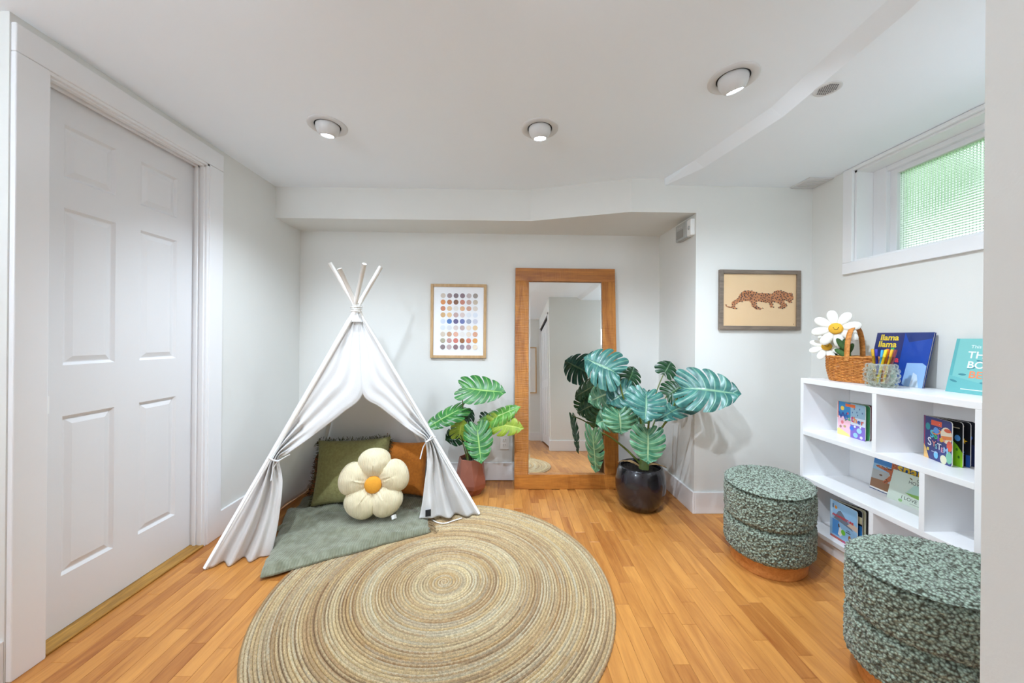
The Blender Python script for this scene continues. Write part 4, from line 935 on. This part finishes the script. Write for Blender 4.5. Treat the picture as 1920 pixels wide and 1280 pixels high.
# picture book with yellow title (cover animal left out: a known character)
M_ = frame_from((1.952, 1.885, .9205), (1.952, 1.632, .9205), (2.008, 1.885, 1.18)); Wb, Hb = .255, .268
book('title_book', 'dark blue picture book with yellow title lettering leaning behind the basket', M_, Wb, Hb, .010, (22, 44, 110), [
    ((34, 48, 110), rect(0, 0, .135, Hb)), ((16, 70, 168), rect(.135, .0, Wb, Hb)), ((24, 52, 120), [(.135, Hb), (Wb, Hb), (Wb, Hb - .03), (.16, Hb - .05)]),
    ((150, 190, 236), [(.165, 0), (Wb, 0), (Wb - .002, .105), (.235, .118), (.17, .115)]), ((206, 226, 244), [(.20, 0), (.238, 0), (.222, .06), (.205, .07)]), ((60, 110, 200), [(.10, 0), (.18, 0), (.15, .02), (.11, .018)]),
    ((240, 212, 60), 'llama', .043, .022, Hb - .040, .0012), ((240, 212, 60), 'llama', .043, .018, Hb - .076, .0012), ((226, 66, 84), 'red', .043, .036, Hb - .113, .0012), ((226, 66, 84), 'pajama', .04, .02, Hb - .152, .0012)])
M_ = frame_from((1.955, 1.545, .9205), (1.955, 1.33, .9205), (2.008, 1.545, 1.158)); Wb, Hb = .205, .238
art = [((126, 196, 194), rect(0, 0, Wb, Hb)), ((96, 176, 180), rect(.0, 0, .012, Hb)), ((110, 186, 188), [(0, 0), (Wb, 0), (Wb, .07), (.1, .05), (0, .075)]),
       ((238, 246, 244), 'This is', .020, .055, Hb - .042), ((244, 248, 246), 'THE', .042, .05, Hb - .085, .0006), ((244, 248, 246), 'BOAT', .042, .054, Hb - .128, .0006), ((244, 150, 110), 'BEN', .042, .066, Hb - .170, .0008), ((232, 240, 236), rect(.05, .016, .13, .0195))]
for k_ in range(7):
    cx, cy = .02 + .025 * k_, .05 + .03 * ((k_ * 5) % 4); art += [((70, 140, 150), ell(cx, cy, .014, .0045, 12, .3 * (k_ % 3 - 1)))]
book('sea_book', 'teal picture book with fish and white hand-drawn title beside the wall edge', M_, Wb, Hb, .009, (120, 190, 190), art[:3] + art[-7:] + art[3:-7])
# weather
M_ = frame_from((1.872, 1.968, .6205), (1.866, 1.809, .6205), (1.872, 1.968, .80)); Wb, Hb = .160, .182
art = [((30, 134, 196), rect(0, Hb * .56, .078, Hb)), ((150, 186, 208), rect(.078, Hb * .60, Wb, Hb)), ((246, 196, 212), rect(0, 0, .078, Hb * .56)), ((222, 232, 246), rect(.078, Hb * .38, Wb, Hb * .60)), ((128, 104, 196), rect(.078, 0, Wb, Hb * .38)), ((244, 230, 140), [(0, 0), (.078, 0), (.07, .012), (.01, .035), (0, .03)]), ((236, 140, 110), rect(0, Hb * .5, .006, Hb))]
art += [((244, 208, 70), ell(.03, Hb - .035, .011, .012)), ((236, 110, 40), rect(.048, Hb - .022, .105, Hb - .006)), ((220, 90, 90), ell(.062, Hb - .058, .006, .006)), ((230, 120, 130), ell(.03, .07, .008, .01)), ((170, 130, 120), ell(.02, .045, .007, .008)), ((190, 170, 110), ell(.045, .05, .008, .007)), ((120, 150, 90), ell(.05, .085, .006, .004))]
for x_, y_, r_, c_ in ((.128, .045, .014, (160, 210, 236)), (.108, .018, .013, (150, 206, 236)), (.086, .05, .012, (60, 120, 220)), (.104, .062, .006, (230, 236, 250)), (.14, .012, .008, (226, 220, 246)), (.135, .065, .005, (240, 240, 250))): art.append((c_, ell(x_, y_, r_, r_, 14)))
for x_, y_ in ((.09, .135), (.10, .155), (.115, .14), (.13, .158), (.145, .14), (.12, .125)): art.append(((40, 70, 140), ell(x_, y_, .0022, .005, 8)))
for i, (ch, c_, s_) in enumerate((('W', (30, 60, 150), .05), ('e', (20, 110, 190), .04), ('a', (90, 180, 130), .036), ('t', (206, 40, 110), .05), ('h', (240, 140, 60), .042), ('e', (60, 80, 170), .036), ('r', (220, 90, 60), .038))): art.append((c_, ch, s_, [.008, .045, .064, .082, .096, .118, .138][i], Hb * .5 - .002 * i, .001))
fan_book('weather_book', 'colourful weather board book standing on the upper shelf', M_, Wb, Hb, (240, 240, 246), art, [(.14, (70, 150, 96), []), (.26, (96, 30, 44), []), (.38, (120, 170, 160), [])][:3])
# solar system
M_ = frame_from((1.906, 1.582, .6205), (1.855, 1.442, .6205), (1.906, 1.582, .806)); Wb, Hb = .149, .186
art = [((232, 70, 70), rect(0, Hb * .3, .005, Hb)), ((236, 90, 50), rect(.04, Hb - .034, .098, Hb - .012)), ((30, 150, 160), ell(.022, Hb - .045, .013, .016)), ((240, 140, 60), ell(.068, Hb - .06, .027, .012, 20, .25)), ((40, 60, 140), ell(.068, Hb - .06, .020, .006, 20, .25)), ((80, 150, 226), ell(.068, Hb - .054, .015, .014)),
       ((240, 226, 200), ell(.122, Hb - .063, .030, .034)), ((236, 130, 40), [(.094, Hb - .07), (.150, Hb - .062), (.149, Hb - .076), (.1, Hb - .085)]), ((226, 90, 40), ell(.128, Hb - .042, .018, .008)), ((232, 90, 60), ell(.138, .082, .014, .022)), ((120, 190, 160), ell(.136, .034, .016, .026)), ((226, 224, 190), ell(.108, .018, .017, .019)), ((110, 190, 230), ell(.068, .026, .012, .016)), ((240, 190, 110), [(0, 0), (.03, 0), (.012, .045), (0, .06)]), ((240, 214, 90), rect(.018, .035, .03, .048)), ((240, 190, 40), ell(.098, .098, .008, .009))]
for i, (ch, c_, s_, x_, y_) in enumerate((('S', (60, 190, 220), .045, .036, .098), ('o', (60, 200, 120), .034, .058, .096), ('l', (170, 90, 220), .04, .076, .09), ('a', (240, 180, 60), .03, .088, .092), ('r', (236, 110, 60), .03, .108, .094))): art.append((c_, ch, s_, x_, y_, .0012))
for i, ch in enumerate('SYSTEM'): art.append((((240, 240, 250), (236, 150, 140), (140, 210, 220), (230, 230, 240), (220, 150, 170), (150, 190, 230))[i], ch, (.05, .034, .028, .036, .028, .034)[i], .022 + (.0, .026, .042, .054, .073, .086)[i], .06 - .003 * i + .004 * (i % 2), .0006))
art.append(((190, 200, 226), rect(.045, .036, .08, .039)))
for q in range(14): art.append(((220, 230, 250), ell(rnd.uniform(.01, .14), rnd.uniform(.01, .17), .0012, .0012, 6)))
pg1 = [((150, 210, 40), [(.075, 0), (.149, 0), (.149, .06), (.128, .09), (.105, .11), (.085, .112)]), ((60, 130, 40), ell(.128, .07, .004, .006)), ((60, 130, 40), ell(.135, .04, .004, .006)), ((90, 160, 230), ell(.13, .118, .011, .013)), ((210, 200, 170), rect(.11, .158, .138, .162))]
pg2 = [((250, 196, 40), star(.128, .105, .012, .2)), ((70, 130, 220), star(.122, .055, .012, -.2)), ((236, 226, 120), star(.125, .165, .006)), ((230, 236, 246), star(.118, .128, .008, .5, .3)), ((226, 80, 50), star(.116, .085, .009, .7)), ((30, 80, 160), rect(.135, 0, .148, .05))]
pg3 = [((40, 110, 220), ell(.126, .118, .014, .012)), ((236, 200, 90), ell(.128, .15, .005, .004)), ((18, 36, 90), rect(.1, 0, .149, .09))]
fan_book('space_book', 'dark blue solar system board book fanned open on the upper shelf', M_, Wb, Hb, (36, 46, 120), art, [(.22, (8, 10, 20), pg1), (.42, (8, 10, 22), pg2), (.62, (10, 14, 34), pg3)])
# sea star book and pale green book behind it
M_ = frame_from((1.962, 1.876, .3575), (1.955, 1.60, .3575), (1.998, 1.876, .57)); Wb, Hb = .26, .222
art = [((60, 130, 196), rect(0, .13, Wb, Hb)), ((150, 190, 216), rect(0, .105, .14, .135)), ((180, 180, 176), rect(0, .05, .14, .105)), ((150, 104, 66), [(0, .012), (.14, .012), (.14, .045), (.06, .06), (0, .055)]), ((236, 232, 224), rect(0, .004, .14, .012)), ((46, 96, 170), rect(.135, .13, Wb, Hb)), ((120, 90, 66), ell(.045, .083, .008, .005))]
c_ = (196, 104, 60); art += [(c_, [(.088, Hb - .005), (.108, Hb - .01), (.118, .14), (.122, .105), (.108, .085), (.075, .048), (.058, .052), (.068, .066), (.09, .096), (.082, .108), (.02, .119), (.012, .124), (.02, .129), (.07, .127), (.09, .13)])]
for q in range(46):
    t = rnd.random(); seg_ = rnd.choice((((.098, Hb - .01), (.105, .11)), ((.1, .1), (.068, .055)), ((.095, .125), (.02, .125)))); x_, y_ = [seg_[0][k_] * (1 - t) + seg_[1][k_] * t + rnd.uniform(-.006, .006) for k_ in (0, 1)]
    art.append((rnd.choice(((70, 34, 22), (110, 52, 30), (226, 150, 96))), ell(x_, y_, .0032, .0022, 6)))
art.append(((240, 196, 50), 'snap', .068, .118, .128, .002))
book('sea_star_book', 'blue picture book with an orange sea star on the middle shelf', M_, Wb, Hb, .008, (40, 70, 120), art)
M_ = frame_from((1.925, 1.757, .3575), (1.925, 1.48, .3575), (1.964, 1.757, .51)); Wb, Hb = .262, .145
art = [((214, 226, 212), rect(0, 0, Wb, Hb)), ((186, 220, 206), [(.075, .055), (.20, .045), (.21, .09), (.18, .105), (.10, .102)]), ((140, 190, 90), [(.07, .055), (.10, .046), (.21, .038), (.215, .058), (.14, .062)]), ((60, 70, 66), 'GUESS', .021, .105, .120), ((60, 70, 66), 'HOW MUCH', .021, .075, .102), ((60, 70, 66), 'I LOVE YOU', .023, .06, .022), ((150, 196, 130), ell(.06, .012, .009, .007)), ((130, 110, 60), ell(.082, .126, .008, .003, 10, -.5)), ((120, 130, 120), rect(.10, .012, .16, .0135))]
book('pale_book', 'pale green picture book propped in front of the sea star book', M_, Wb, Hb, .009, (206, 220, 204), art)
# building book on the bottom shelf
M_ = frame_from((1.775, 1.902, .0885), (1.772, 1.752, .0885), (1.775, 1.902, .285)); Wb, Hb = .15, .197
art = [((150, 196, 232), rect(0, 0, Wb, Hb)), ((110, 124, 142), [(.045, .15), (.06, .158), (.13, .085), (.02, .105)]), ((70, 150, 220), rect(.012, .02, .05, .10)), ((190, 220, 240), rect(.0, .10, .012, Hb)), ((216, 190, 170), [(.095, .1), (.15, .09), (.15, .115), (.12, .125)]), ((232, 150, 50), ell(.032, .165, .008, .009)), ((190, 90, 80), rect(0, 0, Wb, .012)), ((206, 70, 140), rect(.07, .0, Wb, .008)),
       ((240, 240, 236), [(.045, .03), (.06, .025), (.08, .05), (.055, .075)]), ((120, 200, 60), ell(.075, .052, .012, .014)), ((170, 100, 50), ell(.11, .04, .007, .014)), ((90, 60, 50), [(.045, .085), (.052, .085), (.056, .07), (.048, .068)]), ((70, 60, 70), rect(.09, .062, .115, .066)), ((70, 60, 70), rect(.094, .072, .11, .075)),
       ((40, 60, 100), 'I', .03, .012, .158, .001), ((206, 60, 70), 'ARCHITECTURE', .0165, .012, .118, .0009)]
fan_book('building_book', 'pale blue architecture picture book standing on the bottom shelf', M_, Wb, Hb, (150, 196, 232), art, [(.16, (20, 30, 44), [((40, 120, 190), rect(.1, .05, .149, .12)), ((226, 220, 180), rect(.1, .13, .149, .165))]), (.30, (220, 220, 186), [((70, 110, 60), rect(.12, .03, .14, .16))]), (.42, (30, 28, 28), [])])

# ------------------------------------------------------------------ wicker basket
BKX = Vector((1.868, 1.868, .92)); LA = math.radians(-68)
WB = thing('wicker_basket', 'oval honey wicker basket with a tall handle on the bookshelf', 'basket', BKX, LA)
def oval(t, a, b): return Vector((a * abs(math.cos(t)) ** .9 * (1 if math.cos(t) >= 0 else -1), b * abs(math.sin(t)) ** .9 * (1 if math.sin(t) >= 0 else -1), 0))
BA, BB, BHT = .118, .074, .132
def bprof(z): q = z / BHT; return .86 + .14 * math.sin(min(1, q * 1.4) * PI / 2) + .0 * q
NS = 20
for i in range(18):
    z = .006 + i * (BHT - .012) / 17; mb = MB(); k_ = bprof(z); pts = []
    for j in range(NS * 4 + 1):
        t = 2 * PI * j / (NS * 4); o_ = 1 + .032 * math.cos(t * NS / 1.0 + PI * i) ; p = oval(t, BA * k_ * o_, BB * k_ * o_); p.z = z; pts.append(p)
    mb.tube(pts, .0034, 5, caps=False); mb.build('weaver', WICKER, WB, smooth=True, local=True)
mb = MB()
for j in range(NS):
    t = 2 * PI * (j + .5) / NS; mb.tube([oval(t, BA * bprof(z), BB * bprof(z)) + Vector((0, 0, z)) for z in (.003, .04, .08, BHT)], .003, 5)
mb.build('stake_frame', WICKER, WB, smooth=True, local=True)
mb = MB(); mb.tube([oval(2 * PI * j / 60, BA * 1.01, BB * 1.01) + Vector((0, 0, BHT + .001 + .0012 * math.sin(j * 2))) for j in range(61)], .0058, 7, caps=False); mb.build('rim', WICKER, WB, smooth=True, local=True)
mb = MB(); P = [[oval(2 * PI * j / 40, BA * k_, BB * k_) + Vector((0, 0, z)) for j in range(40)] for k_, z in ((.86, .001), (.84, .006), (.001, .006))]; mb.grid(P, closev=True); mb.build('bottom', WICKER, WB, local=True)
mb = MB(); P = []
for q in range(25):
    t = q / 24 * PI; y = (BB + .002) * math.cos(t); z = BHT - .02 + .18 * math.sin(t) ** .75; nrm_ = Vector((0, math.cos(t), math.sin(t)))
    P.append([Vector((sx * .011, y, z)) + nrm_ * d for sx, d in ((-1, 0), (1, 0), (1, .005), (0, .007), (-1, .005))])
mb.grid(P, closev=True); mb.build('handle', WICKER, WB, smooth=True, local=True)

# plush daisies in the basket: one toy with three flowers
PD = thing('plush_daisies', 'plush toy bunch of three white daisies in the wicker basket', 'toy', (1.845, 1.90, .93))
def daisy(c, nrm, R_, npet, rot, face):
    c = Vector(c); nrm = Vector(nrm).normalized(); X = nrm.cross(Vector((0, 0, 1))).normalized() * -1; Z = X.cross(nrm) * -1
    Z = nrm.cross(X) if nrm.cross(X).z > 0 else X.cross(nrm)
    mb = MB(); P = []
    for i in range(9):
        a_ = PI * i / 8; P.append([c + (X * math.cos(t) + Z * math.sin(t)) * R_ * .30 * math.sin(a_) + nrm * R_ * (.06 + .13 * math.cos(a_)) for t in [q * 2 * PI / 20 for q in range(20)]])
    mb.grid(P, closev=True); hd = mb.build('flower_centre', PLUSHY, PD, smooth=True)
    for q in range(npet):
        a_ = rot + 2 * PI * q / npet; d = X * math.cos(a_) + Z * math.sin(a_); sd = X * -math.sin(a_) + Z * math.cos(a_); mb = MB(); P = []
        for i in range(9):
            ph = PI * i / 8; row = []
            for j in range(14):
                t = 2 * PI * j / 14; l_ = .60 - .42 * math.cos(ph); wd = .265 * (.6 + .5 * (l_ - .18)) * math.sin(ph) * 1.05
                row.append(c + d * R_ * l_ + sd * R_ * wd * math.cos(t) + nrm * R_ * (.085 * math.sin(t) * math.sin(ph) - .02 - .10 * (l_ - .3) ** 2))
            P.append(row)
        mb.grid(P, closev=True); mb.build('petal', PLUSHW, hd, smooth=True)
    if face:
        mb = MB()
        for sx in (-1, 1): mb.tube([c + X * R_ * .10 * sx + Z * R_ * .03 + nrm * R_ * .18, c + X * R_ * .10 * sx + Z * R_ * .03 + nrm * R_ * .195], R_ * .022, 8)
        mb.tube([c + X * R_ * .075 * math.cos(t) + Z * R_ * (-.01 + .06 * math.sin(t)) + nrm * R_ * .188 for t in [PI + PI * q / 8 for q in range(9)]], R_ * .012, 5)
        mb.build('face_stitching', DARK, hd)
    return c - nrm * R_ * .05
tocam = Vector((-.69, -.72, .08))
h1 = daisy(at(1567, 616, Y=1.90), (-.66, -.74, .1), .102, 8, .2, True)
h2 = daisy(at(1550, 650, Y=1.955), (-.60, -.70, .38), .078, 8, .35, True)
h3 = daisy(at(1586, 623, Y=1.96), (-.3, -.8, .5), .07, 8, .1, False)
rootp = Vector((1.86, 1.885, .95))
for h_ in (h1, h2, h3):
    mb = MB(); mb.tube(stem_path(h_, rootp, (h_ + rootp) / 2 + Vector((.02, .02, .02))), .012, 10); mb.build('stem', PLUSHG, PD, smooth=True)
for px, py, yy, ang in ((1577, 645, 1.87, .5), (1584, 648, 1.87, .1), (1593, 655, 1.875, -.4), (1578, 662, 1.86, .9)):
    c = at(px, py, Y=yy); mb = MB(); P = []; ax = Vector((math.sin(-ang) * .7, math.sin(-ang) * -.7, math.cos(ang))); sd = Vector((.7, -.7, 0))
    sd = (sd - ax * sd.dot(ax)).normalized(); nn = ax.cross(sd)
    for i in range(9):
        ph = PI * i / 8; P.append([c + ax * -.036 * math.cos(ph) + sd * .013 * math.sin(ph) * math.cos(t) + nn * .008 * math.sin(ph) * math.sin(t) for t in [q * 2 * PI / 12 for q in range(12)]])
    mb.grid(P, closev=True); mb.build('leaf', PLUSHG, PD, smooth=True)

# bubble glass jar with felt pens
JC = Vector((1.812, 1.682, .92)); JR, JH = .052, .108
JAR = thing('glass_jar', 'bubbly clear glass jar of felt pens on the bookshelf', 'jar', JC)
mb = MB(); mb.lathe([(0, .012), (.034, .012), (JR - .006, .03), (JR - .004, .06), (JR - .012, JH), (JR - .009, JH + .002), (JR, .06), (JR - .002, .03), (.036, .006), (0, .006)], 28); mb.build('vessel', GLASS, JAR, smooth=True, local=True)
for row in range(5):
    z = .013 + row * .0215; rr_ = (JR - .006, JR, JR + .002, JR, JR - .006)[row]; nb = 12
    for j in range(nb):
        t = 2 * PI * (j + .5 * (row % 2)) / nb; mb = MB(); c = Vector((rr_ * math.cos(t), rr_ * math.sin(t), z))
        mb.lathe([(.0128 * math.sin(PI * i / 8) + 1e-5, -.0128 * math.cos(PI * i / 8)) for i in range(9)], 12, tuple(c)); mb.build('glass_bubble', GLASS, JAR, smooth=True, local=True)
pens = [((214, 168, 40), 'mustard felt pen', (-.022, .015), (-.030, .030), .150), ((60, 60, 170), 'indigo felt pen', (-.010, .02), (-.018, .028), .150), ((70, 170, 226), 'sky blue felt pen', (-.012, -.012), (.004, .012), .146), ((248, 214, 40), 'bright yellow felt pen', (-.02, -.02), (.016, -.004), .148), ((240, 130, 40), 'orange felt pen', (.0, .0), (.022, .004), .152), ((250, 200, 60), 'golden yellow felt pen', (.008, -.012), (.036, -.016), .150), ((30, 160, 84), 'green felt pen', (.014, .006), (.038, .006), .158), ((130, 60, 70), 'maroon felt pen', (.02, -.014), (.046, -.034), .150)]
view = Vector((.70, -.71, 0)); depthv = Vector((.71, .70, 0))
for c_, lab, b_, t_, h_ in pens:
    b3 = JC + view * b_[0] * .8 + depthv * b_[1] * .8 + Vector((0, 0, .0155)); t3 = JC + view * t_[0] + depthv * t_[1] * .8 + Vector((0, 0, h_ + .03)); d = (t3 - b3).normalized()
    r = thing('felt_pen', lab + ' in the glass jar', 'pen', b3, group='felt pens in the jar'); pm_ = mat('pen_' + lab.split()[0], rgb(*c_), .35, var=.02)
    mb = MB(); mb.tube([b3, t3 - d * .035], .0052, 10); mb.build('barrel', pm_, r, smooth=True)
    mb = MB(); mb.tube([t3 - d * .035, t3 - d * .034, t3 - d * .003, t3], [.0058, .0062, .006, .0045], 10); mb.build('cap', pm_, r, smooth=True)

# ------------------------------------------------------------------ boucle poufs
def make_pouf(loc, rot, label):
    r = thing('pouf', label, 'pouf', loc, rot, group='boucle poufs beside the bookshelf'); a, b = .251, .198
    prof = []
    for i in range(150):
        t = i / 149
        if t < .68:
            z = .068 + (.402 - .068) * (t / .68); z1 = (z - .068) / .164
            fz = z1 % 1 if z1 < 2 else 1; ins = .022 * (abs(2 * fz - 1) ** 9) if .02 < z1 < 1.98 else .014
            if z1 < .12: ins += .010 * (1 - z1 / .12) ** 2
            prof.append((1 - ins / .22, z))
        else:
            q = (t - .68) / .32; gsm = .035 * math.exp(-((q - .035) / .03) ** 2)
            prof.append((max(.002, (1 - q) * (1 - gsm) ** 0 + .006 * math.sin(min(1, q * 6) * PI)), .402 + .016 * math.sqrt(max(0, 1 - (1 - q) ** 6)) - .010 * math.exp(-((q - .03) / .02) ** 2)))
    n = 330; mb = MB(); P = []
    tt = [2 * PI * j / n for j in range(n)]
    P = [[(a * k_ * math.cos(t), b * k_ * math.sin(t), z) for t in tt] for k_, z in prof]
    mb.grid(P, closev=True); mb.poly([p for p in reversed(P[0])])
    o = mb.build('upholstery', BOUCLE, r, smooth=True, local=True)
    tx = bpy.data.textures.new('curl', 'VORONOI'); tx.noise_scale = .0105; tx.distance_metric = 'DISTANCE'; md = o.modifiers.new('curls', 'DISPLACE'); md.texture = tx; md.texture_coords = 'LOCAL'; md.strength = -.012; md.mid_level = .35
    mb = MB(); mb.grid([[(a * k_ * math.cos(t), b * k_ * math.sin(t), z) for t in tt[::5]] for k_, z in ((.835, 0), (.846, .004), (.846, .075))], closev=True); mb.poly([(a * .835 * math.cos(t), b * .835 * math.sin(t), 0) for t in tt[::-5]]); mb.build('plinth', PLINTH, r, smooth=False, local=True)
    return r
p1 = make_pouf((1.392, 1.851, 0), .826, 'sage green boucle pouf fully in view between black pot and bookshelf')
p2 = copy_tree(p1); p2.matrix_basis = Matrix.Translation((1.418, 1.14, 0)) @ Matrix.Rotation(.11, 4, 'Z'); p2['label'] = 'sage green boucle pouf nearest the camera, cut off by the wall edge'
